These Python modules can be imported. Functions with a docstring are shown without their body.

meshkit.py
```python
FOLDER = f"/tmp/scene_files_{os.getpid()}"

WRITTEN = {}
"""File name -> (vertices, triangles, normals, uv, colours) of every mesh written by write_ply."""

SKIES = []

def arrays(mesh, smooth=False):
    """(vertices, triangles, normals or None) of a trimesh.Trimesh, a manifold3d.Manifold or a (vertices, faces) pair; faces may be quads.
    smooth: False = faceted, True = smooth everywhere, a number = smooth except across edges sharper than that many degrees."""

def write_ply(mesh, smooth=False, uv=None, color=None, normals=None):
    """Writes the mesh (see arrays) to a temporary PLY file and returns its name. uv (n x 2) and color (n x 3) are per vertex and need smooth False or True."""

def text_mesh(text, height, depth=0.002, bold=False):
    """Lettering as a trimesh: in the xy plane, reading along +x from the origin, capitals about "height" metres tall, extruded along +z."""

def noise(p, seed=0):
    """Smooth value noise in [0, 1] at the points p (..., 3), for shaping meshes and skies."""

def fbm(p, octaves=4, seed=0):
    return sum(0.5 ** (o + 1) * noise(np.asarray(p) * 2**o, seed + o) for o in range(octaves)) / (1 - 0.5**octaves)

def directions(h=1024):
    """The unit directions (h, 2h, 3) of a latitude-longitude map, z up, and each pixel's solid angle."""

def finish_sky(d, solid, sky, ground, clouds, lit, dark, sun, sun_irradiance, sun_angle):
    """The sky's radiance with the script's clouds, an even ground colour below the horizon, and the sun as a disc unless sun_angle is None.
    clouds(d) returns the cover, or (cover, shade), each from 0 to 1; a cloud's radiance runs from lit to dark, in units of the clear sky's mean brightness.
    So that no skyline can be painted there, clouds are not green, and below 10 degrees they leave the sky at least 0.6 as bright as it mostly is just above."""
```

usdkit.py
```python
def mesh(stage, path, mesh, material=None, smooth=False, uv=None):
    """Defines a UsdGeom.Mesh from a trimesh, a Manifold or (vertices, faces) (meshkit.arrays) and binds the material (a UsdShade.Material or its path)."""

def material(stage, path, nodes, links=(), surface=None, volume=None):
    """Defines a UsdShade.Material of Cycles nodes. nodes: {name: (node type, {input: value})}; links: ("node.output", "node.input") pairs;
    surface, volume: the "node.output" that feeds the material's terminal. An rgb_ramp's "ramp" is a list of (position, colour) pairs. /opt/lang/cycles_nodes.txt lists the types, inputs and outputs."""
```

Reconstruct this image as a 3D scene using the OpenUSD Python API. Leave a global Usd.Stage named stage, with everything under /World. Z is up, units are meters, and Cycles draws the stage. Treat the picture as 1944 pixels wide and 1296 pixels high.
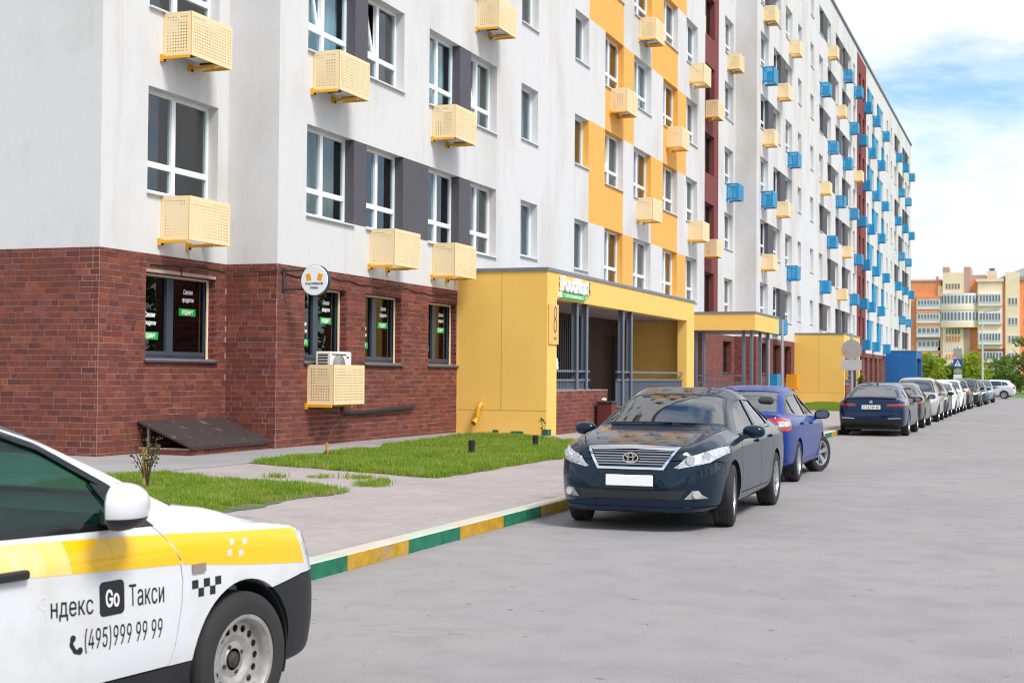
import math, random
import numpy as np, trimesh, manifold3d as m3, usdkit, meshkit
from shapely.geometry import Polygon, box as sbox, LineString, Point
from shapely.ops import unary_union
from shapely import affinity
from pxr import Usd, UsdGeom, UsdLux, UsdShade, Sdf, Gf, Vt

stage = Usd.Stage.CreateInMemory()
UsdGeom.SetStageUpAxis(stage, 'Z'); UsdGeom.SetStageMetersPerUnit(stage, 1.0)
UsdGeom.Xform.Define(stage, '/World'); UsdGeom.Scope.Define(stage, '/World/Looks')
RNG = random.Random(7)

# ------------------------------------------------------------------ camera
EYE = 1.6
CAM = np.array([[0.937756536, 0.000943332922, -0.347292080],
                [0.347205813, -0.0249988186, 0.937455696],
                [0.00779755888, 0.999687036, 0.0237703362]])      # columns: right, up, forward
cam = UsdGeom.Camera.Define(stage, '/World/camera')
r_, u_, f_ = CAM[:, 0], CAM[:, 1], CAM[:, 2]
r_ = r_ / np.linalg.norm(r_); f_ = f_ - r_ * (f_ @ r_); f_ /= np.linalg.norm(f_); u_ = np.cross(r_, f_)
cam.AddTransformOp().Set(Gf.Matrix4d(*[float(v) for row in
    ([*r_, 0], [*u_, 0], [*(-f_), 0], [0, 0, EYE, 1]) for v in row]))
cam.CreateFocalLengthAttr(50.0); cam.CreateHorizontalApertureAttr(36.0); cam.CreateVerticalApertureAttr(23.98)
cam.CreateFStopAttr(5.6); cam.CreateFocusDistanceAttr(14.0)
cam.CreateExposureAttr(EXPOSURE := 1.46)

# ------------------------------------------------------------------ sky and sun
SUN_EL, SUN_AZ = math.radians(52), math.radians(118)     # azimuth: atan2(x, y) of the direction towards the sun
dome = UsdLux.DomeLight.Define(stage, '/World/sky')
dome.GetPrim().SetCustomDataByKey('kind', 'structure')
usdkit.material(stage, '/World/Looks/sky', {
    'tc': ('texture_coordinate', {}),
    'map': ('mapping', {'scale': (1.0, 1.0, 2.6), 'location': (3.1, 1.4, 0.47)}),
    'n1': ('noise_texture', {'scale': 3.2, 'detail': 9.0, 'roughness': 0.56, 'distortion': 0.25}),
    'r1': ('rgb_ramp', {'ramp': [(0.385, (0, 0, 0)), (0.54, (1, 1, 1))]}),
    'n2': ('noise_texture', {'scale': 2.1, 'detail': 6.0, 'roughness': 0.5}),
    'r2': ('rgb_ramp', {'ramp': [(0.36, (4.3, 4.6, 5.1)), (0.58, (6.3, 6.3, 6.3))]}),
    'sky': ('sky_texture', {'sky_type': 'single_scattering', 'sun_disc': False, 'sun_elevation': SUN_EL, 'sun_rotation': SUN_AZ}),
    'hs': ('hsv', {'saturation': 1.2, 'value': 1.1}),
    'mix': ('mix', {'mix_type': 'mix'}),
    'bg': ('background_shader', {'strength': 0.07}),
}, [('tc.generated', 'map.vector'), ('map.vector', 'n1.vector'), ('map.vector', 'n2.vector'), ('n1.fac', 'r1.fac'), ('n2.fac', 'r2.fac'),
    ('r1.color', 'mix.fac'), ('sky.color', 'hs.color'), ('hs.color', 'mix.color1'), ('r2.color', 'mix.color2'), ('mix.color', 'bg.color')], surface='bg.background')
UsdShade.MaterialBindingAPI.Apply(dome.GetPrim()).Bind(UsdShade.Material.Get(stage, '/World/Looks/sky'))
sun = UsdLux.DistantLight.Define(stage, '/World/sun')
sun.CreateNormalizeAttr(True); sun.CreateIntensityAttr(0.36); sun.CreateAngleAttr(18.0); sun.CreateColorAttr(Gf.Vec3f(1.0, 0.96, 0.9))
sd = np.array([math.sin(SUN_AZ) * math.cos(SUN_EL), math.cos(SUN_AZ) * math.cos(SUN_EL), math.sin(SUN_EL)])
sx = np.cross([0, 0, 1], sd); sx /= np.linalg.norm(sx); sy = np.cross(sd, sx)
sun.AddTransformOp().Set(Gf.Matrix4d(*[float(v) for row in ([*sx, 0], [*sy, 0], [*sd, 0], [0, 0, 0, 1]) for v in row]))

# ------------------------------------------------------------------ helpers
NAMES = {}
def numbered(parent, name):
    k = NAMES.get((parent, name), 0); NAMES[(parent, name)] = k + 1
    return f'{parent}/{name}' if k == 0 else f'{parent}/{name}_{k:03d}'
def pathof(p): return '/World' if p is None else str(p.GetPath())
def tag(o, label=None, cat=None, group=None, kind=None):
    for k, v in (('label', label), ('category', cat), ('group', group), ('kind', kind)):
        if v: o.SetCustomDataByKey(k, v)
    return o
def thing(name, label, cat, loc=(0, 0, 0), rz=0.0, group=None, kind=None):
    x = UsdGeom.Xform.Define(stage, numbered('/World', name))
    x.AddTranslateOp().Set(Gf.Vec3d(*map(float, loc))); x.AddRotateZOp().Set(float(rz))
    return tag(x.GetPrim(), label, cat, group, kind)
def copy_of(src, loc, rz, label, group=None):
    name = src.GetName().rstrip('0123456789').rstrip('_')
    x = UsdGeom.Xform.Define(stage, numbered('/World', name))
    x.GetPrim().GetReferences().AddInternalReference(src.GetPath())
    for op in UsdGeom.Xformable(src).GetOrderedXformOps():
        pass
    a = x.GetPrim().GetAttribute('xformOp:translate'); b = x.GetPrim().GetAttribute('xformOp:rotateZ')
    a.Set(Gf.Vec3d(*map(float, loc))); b.Set(float(rz))
    x.GetPrim().SetInstanceable(True)
    cd = src.GetCustomData()
    tag(x.GetPrim(), label, cd.get('category'), group or cd.get('group'))
    return x.GetPrim()
def emit(path, v, f, n, material, tone=None):
    m = UsdGeom.Mesh.Define(stage, path)
    if tone is not None: UsdGeom.PrimvarsAPI(m).CreatePrimvar('tone', Sdf.ValueTypeNames.FloatArray, 'vertex').Set(Vt.FloatArray.FromNumpy(np.asarray(tone, np.float32)))
    v = np.asarray(v, np.float32); f = np.asarray(f, np.int32)
    m.CreatePointsAttr(Vt.Vec3fArray.FromNumpy(np.ascontiguousarray(v)))
    m.CreateFaceVertexCountsAttr(Vt.IntArray.FromNumpy(np.full(len(f), f.shape[1], np.int32)))
    m.CreateFaceVertexIndicesAttr(Vt.IntArray.FromNumpy(np.ascontiguousarray(f.ravel())))
    m.CreateSubdivisionSchemeAttr('none')
    m.CreateExtentAttr(Vt.Vec3fArray.FromNumpy(np.stack([v.min(0), v.max(0)]).astype(np.float32)))
    if n is not None:
        m.CreateNormalsAttr(Vt.Vec3fArray.FromNumpy(np.ascontiguousarray(n.astype(np.float32)))); m.SetNormalsInterpolation('vertex')
    UsdShade.MaterialBindingAPI.Apply(m.GetPrim()).Bind(material)
    return m.GetPrim()
def obj(name, mesh, material, parent=None, smooth=False, label=None, tone=None):
    if isinstance(mesh, list): mesh = join(mesh)
    if isinstance(mesh, tuple) and len(mesh) == 3: v, f, n = mesh
    else: v, f, n = meshkit.arrays(mesh, smooth)
    p = emit(numbered(pathof(parent), name), v, f, n, material, tone)
    if label: p.SetCustomDataByKey('label', label)
    return p
def struct(name, mesh, material, smooth=False, kind='structure'):
    return tag(obj(name, mesh, material, None, smooth), kind=kind)
def join(ms):
    vs, fs, o = [], [], 0
    for m in ms:
        if hasattr(m, 'to_mesh'):
            q = m.to_mesh(); v, f = q.vert_properties[:, :3], q.tri_verts
        elif isinstance(m, tuple): v, f = m[:2]
        else: v, f = m.vertices, m.faces
        vs.append(np.asarray(v, float)); fs.append(np.asarray(f, int) + o); o += len(v)
    return np.vstack(vs), np.vstack(fs)
BOXF = np.array([[0, 2, 1], [0, 3, 2], [4, 5, 6], [4, 6, 7], [0, 1, 5], [0, 5, 4], [1, 2, 6], [1, 6, 5], [2, 3, 7], [2, 7, 6], [3, 0, 4], [3, 4, 7]])
def bx(x0, x1, y0, y1, z0, z1):
    return np.array([[x0, y0, z0], [x1, y0, z0], [x1, y1, z0], [x0, y1, z0], [x0, y0, z1], [x1, y0, z1], [x1, y1, z1], [x0, y1, z1]], float), BOXF
def cbx(x0, x1, y0, y1, z0, z1, c=0.01):
    """box with chamfered edges"""
    pts = []
    for sx in (0, 1):
        for sy_ in (0, 1):
            for sz in (0, 1):
                X, Y, Z = (x0, x1)[sx], (y0, y1)[sy_], (z0, z1)[sz]
                dx, dy, dz = c * (1 - 2 * sx), c * (1 - 2 * sy_), c * (1 - 2 * sz)
                pts += [(X + dx, Y + dy, Z), (X + dx, Y, Z + dz), (X, Y + dy, Z + dz)]
    return m3.Manifold.hull_points(np.array(pts, float))
def xf(mesh, M): 
    v, f = (mesh if isinstance(mesh, tuple) else join([mesh]))[:2]
    v = np.asarray(v) @ np.asarray(M)[:3, :3].T + np.asarray(M)[:3, 3]
    return v, (f if np.linalg.det(np.asarray(M)[:3, :3]) > 0 else np.asarray(f)[:, ::-1])
def T(x=0, y=0, z=0):
    M = np.eye(4); M[:3, 3] = (x, y, z); return M
def R(axis, deg): return trimesh.transformations.rotation_matrix(math.radians(deg), axis)
def tube(pts, r, n=8, cap=True):
    """tapered tube along points; r scalar or per point"""
    pts = np.asarray(pts, float); r = np.broadcast_to(np.asarray(r, float), (len(pts),))
    t = np.gradient(pts, axis=0); t /= np.linalg.norm(t, axis=1, keepdims=True) + 1e-12
    ref = np.array([0, 0, 1.]) if abs(t[:, 2]).mean() < .9 else np.array([1., 0, 0])
    a = np.cross(t, ref); a /= np.linalg.norm(a, axis=1, keepdims=True) + 1e-12; b = np.cross(t, a)
    th = np.arange(n) / n * 2 * np.pi
    v = (pts[:, None] + r[:, None, None] * (a[:, None] * np.cos(th)[None, :, None] + b[:, None] * np.sin(th)[None, :, None])).reshape(-1, 3)
    f = []
    for i in range(len(pts) - 1):
        for j in range(n):
            k = (j + 1) % n; f += [(i * n + j, (i + 1) * n + j, i * n + k), (i * n + k, (i + 1) * n + j, (i + 1) * n + k)]
    if cap:
        for j in range(1, n - 1):
            f.append((0, j, j + 1)); e = (len(pts) - 1) * n; f.append((e, e + j + 1, e + j))
    return v, np.array(f)
def lathe(prof, n=32, axis='z'):
    """closed profile [(r, h)...] revolved; open ends on the axis are closed"""
    prof = np.asarray(prof, float); th = np.arange(n) / n * 2 * np.pi; m = len(prof)
    v = np.stack([prof[None, :, 0] * np.cos(th)[:, None], prof[None, :, 0] * np.sin(th)[:, None], np.broadcast_to(prof[None, :, 1], (n, m))], -1).reshape(-1, 3)
    f = []
    for i in range(n):
        j = (i + 1) % n
        for k in range(m - 1):
            f += [(i * m + k, j * m + k, i * m + k + 1), (j * m + k, j * m + k + 1, i * m + k + 1)]
    if axis == 'y': v = v[:, [0, 2, 1]] * [1, 1, -1]
    if axis == 'x': v = v[:, [2, 1, 0]] * [1, 1, -1]
    return v, np.array(f)
def extr(poly, d0, d1):
    """list of extruded shapely polygons in plan, between two heights (x, y -> x, y; extruded along z)"""
    out = []
    for g in getattr(poly, 'geoms', [poly]):
        if g.is_empty or g.area < 1e-7: continue
        m = trimesh.creation.extrude_polygon(g, d1 - d0, engine='earcut'); m.apply_translation((0, 0, d0)); out.append((np.array(m.vertices), np.array(m.faces)))
    return out
# (u, v, d) -> facade looking to +x: u along y, v along z, d along x
FX = np.array([[0, 0, 1, 0], [1, 0, 0, 0], [0, 1, 0, 0], [0, 0, 0, 1.]])
def facx(poly, x, d0, d1): return [xf(m, T(x) @ FX) for m in extr(poly, d0, d1)]
# facade looking to -y: u along x, v along z, d along -y
FY = np.array([[1, 0, 0, 0], [0, 0, -1, 0], [0, 1, 0, 0], [0, 0, 0, 1.]])
def facy(poly, y, d0, d1): return [xf(m, T(0, y) @ FY) for m in extr(poly, d0, d1)]
def text(s, h, bold=False, depth=0.003, sx=1.0):
    m = meshkit.text_mesh(s, h, depth, bold); m.apply_scale((sx, 1, 1)); return np.array(m.vertices), np.array(m.faces)

# ------------------------------------------------------------------ materials
MATS = {}
def P(name, col, rough=0.55, var=0.0, vs=3.0, bump=0.0, bs=60.0, stretch=(1, 1, 1), dirt=None, island=0.0, **kw):
    """principled material: colour varied by noise, optional fine bump, optional second (dirt) colour in large patches"""
    if name in MATS: return MATS[name]
    c = np.array(col, float)
    N = {'p': ('principled_bsdf', {'roughness': rough, 'base_color': tuple(c), **kw})}
    L = []
    last = None
    if var or bump or dirt: N['g'] = ('geometry', {})
    if var:
        N['m'] = ('mapping', {'scale': stretch}); N['n'] = ('noise_texture', {'scale': vs, 'detail': 6.0, 'roughness': 0.6})
        N['r'] = ('rgb_ramp', {'ramp': [(0.25, tuple(c * (1 - var))), (0.75, tuple(np.minimum(c * (1 + var), .95)))]})
        L += [('g.position', 'm.vector'), ('m.vector', 'n.vector'), ('n.fac', 'r.fac')]; last = 'r.color'
    if dirt:
        dc, ds, lo, hi = dirt
        N['dm'] = ('mapping', {'scale': stretch}); N['dn'] = ('noise_texture', {'scale': ds, 'detail': 5.0, 'roughness': 0.62}); N['dr'] = ('rgb_ramp', {'ramp': [(lo, (0, 0, 0)), (hi, (1, 1, 1))]})
        N['dx'] = ('mix', {'color1': tuple(c), 'color2': dc})
        L += [('g.position', 'dm.vector'), ('dm.vector', 'dn.vector'), ('dn.fac', 'dr.fac'), ('dr.color', 'dx.fac')]
        if last: L.append((last, 'dx.color1'))
        last = 'dx.color'
    if island:
        N['gi'] = ('geometry', {}); N['oi'] = ('object_info', {}); N['ad'] = ('math', {'math_type': 'add'}); N['fr'] = ('math', {'math_type': 'fraction'})
        N['ir'] = ('rgb_ramp', {'ramp': [(0.0, (1 - island,) * 3), (1.0, (1 + island,) * 3)]}); N['im'] = ('mix', {'mix_type': 'multiply', 'fac': 1.0, 'color1': tuple(c)})
        L += [('gi.random_per_island', 'ad.value1'), ('oi.random', 'ad.value2'), ('ad.value', 'fr.value1'), ('fr.value', 'ir.fac'), ('ir.color', 'im.color2')]
        if last: L.append((last, 'im.color1'))
        last = 'im.color'
    if last: L.append((last, 'p.base_color'))
    if bump:
        N['bn'] = ('noise_texture', {'scale': bs, 'detail': 4.0}); N['b'] = ('bump', {'strength': bump, 'distance': 0.01})
        L += [('g.position', 'bn.vector'), ('bn.fac', 'b.height'), ('b.normal', 'p.normal')]
    MATS[name] = usdkit.material(stage, '/World/Looks/' + name, N, L, surface='p.BSDF')
    return MATS[name]
def glassy(name, tint, ior=1.55, gl=(0.95, 0.97, 1.0)):
    if name in MATS: return MATS[name]
    MATS[name] = usdkit.material(stage, '/World/Looks/' + name, {
        't': ('transparent_bsdf', {'color': tint}), 'g': ('glossy_bsdf', {'color': gl, 'roughness': 0.0}), 'f': ('fresnel', {'IOR': ior}), 'x': ('mix_closure', {}), 'ge': ('geometry', {}), 'iv': ('math', {'math_type': 'subtract', 'value1': 1.0}), 'mu': ('math', {'math_type': 'multiply'})},
        [('ge.backfacing', 'iv.value2'), ('iv.value', 'mu.value1'), ('f.fac', 'mu.value2'), ('mu.value', 'x.fac'), ('t.BSDF', 'x.closure1'), ('g.BSDF', 'x.closure2')], surface='x.closure')
    return MATS[name]

plaster = usdkit.material(stage, '/World/Looks/plaster_white', {
    'g': ('geometry', {}), 'm1': ('mapping', {'scale': (1, 1, .5)}), 'n1': ('noise_texture', {'scale': .42, 'detail': 6.0, 'roughness': .6}), 'r1': ('rgb_ramp', {'ramp': [(.34, (.555, .53, .50)), (.52, (.64, .633, .634))]}),
    'm2': ('mapping', {'scale': (1, 1, .06)}), 'n2': ('noise_texture', {'scale': 3.2, 'detail': 5.0, 'roughness': .65}), 'r2': ('rgb_ramp', {'ramp': [(.24, (.89, .875, .85)), (.42, (1, 1, 1))]}),
    'n3': ('noise_texture', {'scale': 9.0, 'detail': 6.0, 'roughness': .7}), 'r3': ('rgb_ramp', {'ramp': [(.3, (.965, .965, .965)), (.7, (1.02, 1.02, 1.02))]}),
    'a': ('mix', {'mix_type': 'multiply', 'fac': 1.0}), 'c': ('mix', {'mix_type': 'multiply', 'fac': 1.0}), 'bn': ('noise_texture', {'scale': 70.0, 'detail': 4.0}), 'b': ('bump', {'strength': .18, 'distance': .008}), 'p': ('principled_bsdf', {'roughness': .85})},
    [('g.position', 'm1.vector'), ('m1.vector', 'n1.vector'), ('n1.fac', 'r1.fac'), ('g.position', 'm2.vector'), ('m2.vector', 'n2.vector'), ('n2.fac', 'r2.fac'), ('g.position', 'n3.vector'), ('n3.fac', 'r3.fac'), ('r1.color', 'a.color1'), ('r2.color', 'a.color2'), ('a.color', 'c.color1'), ('r3.color', 'c.color2'), ('c.color', 'p.base_color'), ('g.position', 'bn.vector'), ('bn.fac', 'b.height'), ('b.normal', 'p.normal')], surface='p.BSDF')
grey_panel = P('plaster_grey', (.083, .08, .092), .8, var=.08, vs=2, bump=.1, bs=45)
yellow_panel = P('plaster_yellow', (.82, .40, .085), .8, var=.04, vs=1.5, bump=.1, bs=45)
teal_panel = P('plaster_teal', (.02, .28, .5), .75, var=.05, vs=2)
brown_panel = P('plaster_brown', (.19, .042, .04), .9, var=.16, vs=14, bump=.3, bs=30)
white_pvc = P('white_plastic', (.82, .83, .85), .35)
grey_pvc = P('slate_frame', (.045, .06, .085), .4)
dark_pvc = P('dark_frame', (.05, .045, .05), .5)
sill_metal = P('sill_metal', (.62, .62, .63), .4)
sill_dark = P('sill_dark', (.07, .08, .10), .4)
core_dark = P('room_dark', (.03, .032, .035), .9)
pane_glass = glassy('window_glass', (.74, .86, .88), 1.9)
shop_glass = glassy('shop_glass', (.30, .32, .34), 1.5)
roof_trim = P('roof_trim', (.16, .19, .24), .5)
curt = [P('curtain_white', (.62, .66, .68), .9, var=.25, vs=6, stretch=(1, 4, .2)), P('curtain_teal', (.36, .50, .55), .9, var=.3, vs=5, stretch=(1, 4, .2)),
        P('curtain_grey', (.30, .35, .40), .9, var=.3, vs=5, stretch=(1, 4, .2)), P('curtain_tan', (.34, .22, .11), .9, var=.3, vs=5, stretch=(1, 4, .2)), P('curtain_blue', (.28, .38, .48), .9, var=.3, vs=5, stretch=(1, 4, .2))]
# ------------------------------------------------------------------ the ground
def gz(x): return .14 + (min(x, -5.42) + 5.42) / -7.43 * .11
XK = -5.27                                             # face of the kerb
asphalt = usdkit.material(stage, '/World/Looks/asphalt', {
    'g': ('geometry', {}), 'n1': ('noise_texture', {'scale': .3, 'detail': 6.0, 'roughness': .65}), 'n2': ('noise_texture', {'scale': 75.0, 'detail': 5.0, 'roughness': .7}), 'n3': ('noise_texture', {'scale': 2.2, 'detail': 7.0, 'roughness': .65}),
    'r1': ('rgb_ramp', {'ramp': [(.3, (.232, .221, .226)), (.7, (.285, .268, .264))]}), 'r2': ('rgb_ramp', {'ramp': [(.3, (.74, .74, .75)), (.5, (1, 1, 1)), (.72, (1.2, 1.2, 1.2))]}), 'r3': ('rgb_ramp', {'ramp': [(.28, (.86, .855, .85)), (.5, (1, 1, 1)), (.72, (1.08, 1.07, 1.06))]}),
    'm': ('mix', {'mix_type': 'multiply', 'fac': 1.0}), 'm2': ('mix', {'mix_type': 'multiply', 'fac': 1.0}),
    'v': ('voronoi_texture', {}) if False else ('noise_texture', {'scale': 9.0, 'detail': 2.0}), 'vr': ('rgb_ramp', {'ramp': [(.70, (1, 1, 1)), (.735, (.45, .44, .43))]}), 'm3': ('mix', {'mix_type': 'multiply', 'fac': .8}),
    'w': ('noise_texture', {'scale': .9, 'detail': 8.0, 'roughness': .7, 'distortion': .6}), 'wr': ('rgb_ramp', {'ramp': [(.492, (1, 1, 1)), (.499, (.62, .62, .62)), (.501, (.62, .62, .62)), (.508, (1, 1, 1))]}), 'wm': ('noise_texture', {'scale': .3, 'detail': 2.0}), 'wmr': ('rgb_ramp', {'ramp': [(.56, (0, 0, 0)), (.66, (.75, .75, .75))]}), 'm4': ('mix', {'mix_type': 'multiply'}),
    'b': ('bump', {'strength': .35, 'distance': .006}), 'p': ('principled_bsdf', {'roughness': .85})},
    [('g.position', 'n1.vector'), ('g.position', 'n2.vector'), ('g.position', 'n3.vector'), ('g.position', 'v.vector'), ('g.position', 'w.vector'), ('g.position', 'wm.vector'), ('n1.fac', 'r1.fac'), ('n2.fac', 'r2.fac'), ('n3.fac', 'r3.fac'), ('v.fac', 'vr.fac'), ('w.fac', 'wr.fac'), ('wm.fac', 'wmr.fac'),
     ('r1.color', 'm.color1'), ('r2.color', 'm.color2'), ('m.color', 'm2.color1'), ('r3.color', 'm2.color2'), ('m2.color', 'm3.color1'), ('vr.color', 'm3.color2'), ('m3.color', 'm4.color1'), ('wr.color', 'm4.color2'), ('wmr.color', 'm4.fac'), ('m4.color', 'p.base_color'), ('n2.fac', 'b.height'), ('b.normal', 'p.normal')], surface='p.BSDF')
lawn_far = P('lawn_far', (.10, .17, .03), .95, var=.35, vs=1.2, bump=.5, bs=8)
soil = P('soil', (.10, .12, .045), .95, var=.4, vs=3, bump=.5, bs=20, dirt=((.25, .2, .14), 1.2, .55, .75))
paving = usdkit.material(stage, '/World/Looks/paving', {
    'g': ('geometry', {}), 'mp': ('mapping', {'rotation': (0, 0, 1.5708)}), 'br': ('brick_texture', {'scale': 1.0, 'brick_width': .2, 'row_height': .1, 'mortar_size': .004, 'mortar_smooth': .4, 'color1': (.315, .275, .268), 'color2': (.35, .308, .30), 'mortar': (.265, .235, .228)}),
    'n1': ('noise_texture', {'scale': .9, 'detail': 6.0, 'roughness': .65}), 'r1': ('rgb_ramp', {'ramp': [(.3, (.9, .9, .91)), (.7, (1.1, 1.09, 1.07))]}), 'm': ('mix', {'mix_type': 'multiply', 'fac': 1.0}),
    'b': ('bump', {'strength': .4, 'distance': .004, 'invert': True}), 'p': ('principled_bsdf', {'roughness': .85})},
    [('g.position', 'mp.vector'), ('mp.vector', 'br.vector'), ('g.position', 'n1.vector'), ('n1.fac', 'r1.fac'), ('br.color', 'm.color1'), ('r1.color', 'm.color2'), ('m.color', 'p.base_color'), ('br.fac', 'b.height'), ('b.normal', 'p.normal')], surface='p.BSDF')
apron_mat = P('apron_asphalt', (.26, .25, .25), .9, var=.12, vs=.8, bump=.3, bs=90, dirt=((.34, .32, .30), .6, .5, .8))
def sheet(poly, zf, name, mat, kind='structure', dens=None):
    out = []
    for g in getattr(poly, 'geoms', [poly]):
        v, f = trimesh.creation.triangulate_polygon(g, engine='earcut'); v = np.column_stack([v, [zf(*p) for p in v]])
        n = np.cross(v[f[:, 1]] - v[f[:, 0]], v[f[:, 2]] - v[f[:, 0]]); f = np.where((n[:, 2] < 0)[:, None], f[:, ::-1], f); out.append((v, f))
    return tag(obj(name, join(out), mat), kind=kind)
struct('ground', bx(-900, 900, -300, 1500, -1.0, -.05), lawn_far)
sheet(sbox(XK, -60, 60, 127), lambda x, y: 0.0, 'road', asphalt)
sheet(Polygon([(XK, 127), (60, 127), (60, 131), (14, 133), (2, 129.5), (XK, 128.6)]), lambda x, y: 0.0, 'road', asphalt)
# lawns are strips on the pavement side; everything behind the kerb is one sloped sheet, the lawns 4 mm above it
G1 = Polygon([(-7.85, -20), (-7.8, 12.5), (-7.85, 15.6), (-8.6, 15.75), (-9.9, 16.0), (-11.35, 16.4), (-11.3, -20)])
G2 = Polygon([(-7.75, 18.05), (-7.7, 29.2), (-10.45, 29.9), (-11.9, 30.5), (-11.95, 28.9), (-11.45, 21.4), (-11.3, 18.95), (-9.5, 18.5)])
G3 = Polygon([(-7.9, 62), (-7.8, 79.9), (-9.9, 79.9), (-11.4, 79.5), (-11.4, 62)])
def ragged(p, amp, seed):
    c = np.array(p.exterior.segmentize(.12).coords)[:-1]; q = np.column_stack([c * 2.2, np.full(len(c), seed)]); d = np.column_stack([meshkit.fbm(q, 4, seed), meshkit.fbm(q + 31, 4, seed + 5)]) - .5
    return Polygon(c + d * 2 * amp).buffer(0)
G1, G2, G3 = ragged(G1, .17, 3), ragged(G2, .13, 4), ragged(G3, .2, 5)
APR = Polygon([(-11.4, -20), (-11.4, 16.4), (-11.3, 18.95), (-11.45, 21.4), (-11.95, 28.9), (-12.0, 30.9), (-16, 30.9), (-16, -20)])
ALL = sbox(-30, -30, -5.44, 131)
lawns = unary_union([G1, G2, G3])
sheet(ALL.difference(APR.buffer(-.3)), lambda x, y: gz(x), 'pavement', paving)
sheet(APR, lambda x, y: gz(x) + .004, 'path', apron_mat)
for g in (G1, G2, G3):
    sheet(g, lambda x, y: gz(x) + .005, 'lawn_soil', soil)
# kerb
kerb_stone = P('kerb_concrete', (.52, .46, .38), .85, var=.12, vs=4, bump=.3, bs=60)
kerb_top_g = P('kerb_worn_green', (.44, .47, .40), .85, var=.14, vs=5, bump=.3, bs=60)
kg = P('kerb_paint_green', (.006, .14, .075), .7, var=.35, vs=9, bump=.2, bs=50, dirt=((.03, .2, .13), 5, .55, .7))
ky = P('kerb_paint_yellow', (.46, .26, .012), .7, var=.3, vs=9, bump=.2, bs=50, dirt=((.34, .25, .15), 4, .5, .66))
kerb = thing('kerb', 'concrete kerb painted in green and yellow blocks along the road', None, kind='structure')
y, i = 10.41 - 1.2 * 17, 0
while y < 127:
    s = obj('kerb_stone', cbx(-5.45, XK, y + .004, y + 1.196, -.1, .142, .012), (kerb_top_g, kerb_stone)[i % 2], kerb)
    obj('paint', bx(XK - .001, XK + .003, y + .004, y + 1.196, .006, .128), (kg, ky)[i % 2], s)
    y += 1.2; i += 1

# ------------------------------------------------------------------ the apartment building
XD, XB, XCORE, TH = -12.85, -13.9, -15.0, .32
ZBR, ZROOF = 3.58, 26.55
def wtop(k): return 6.28 + 3.11 * k
def wsill(k): return 4.59 + 3.11 * k
KS = range(7)
bld = thing('apartment_building', 'long eight storey white apartment building with brick ground floor and coloured panels along the street', 'apartment building')
WIN = []                                               # (X, y0, y1, z0, z1, style)
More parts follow.
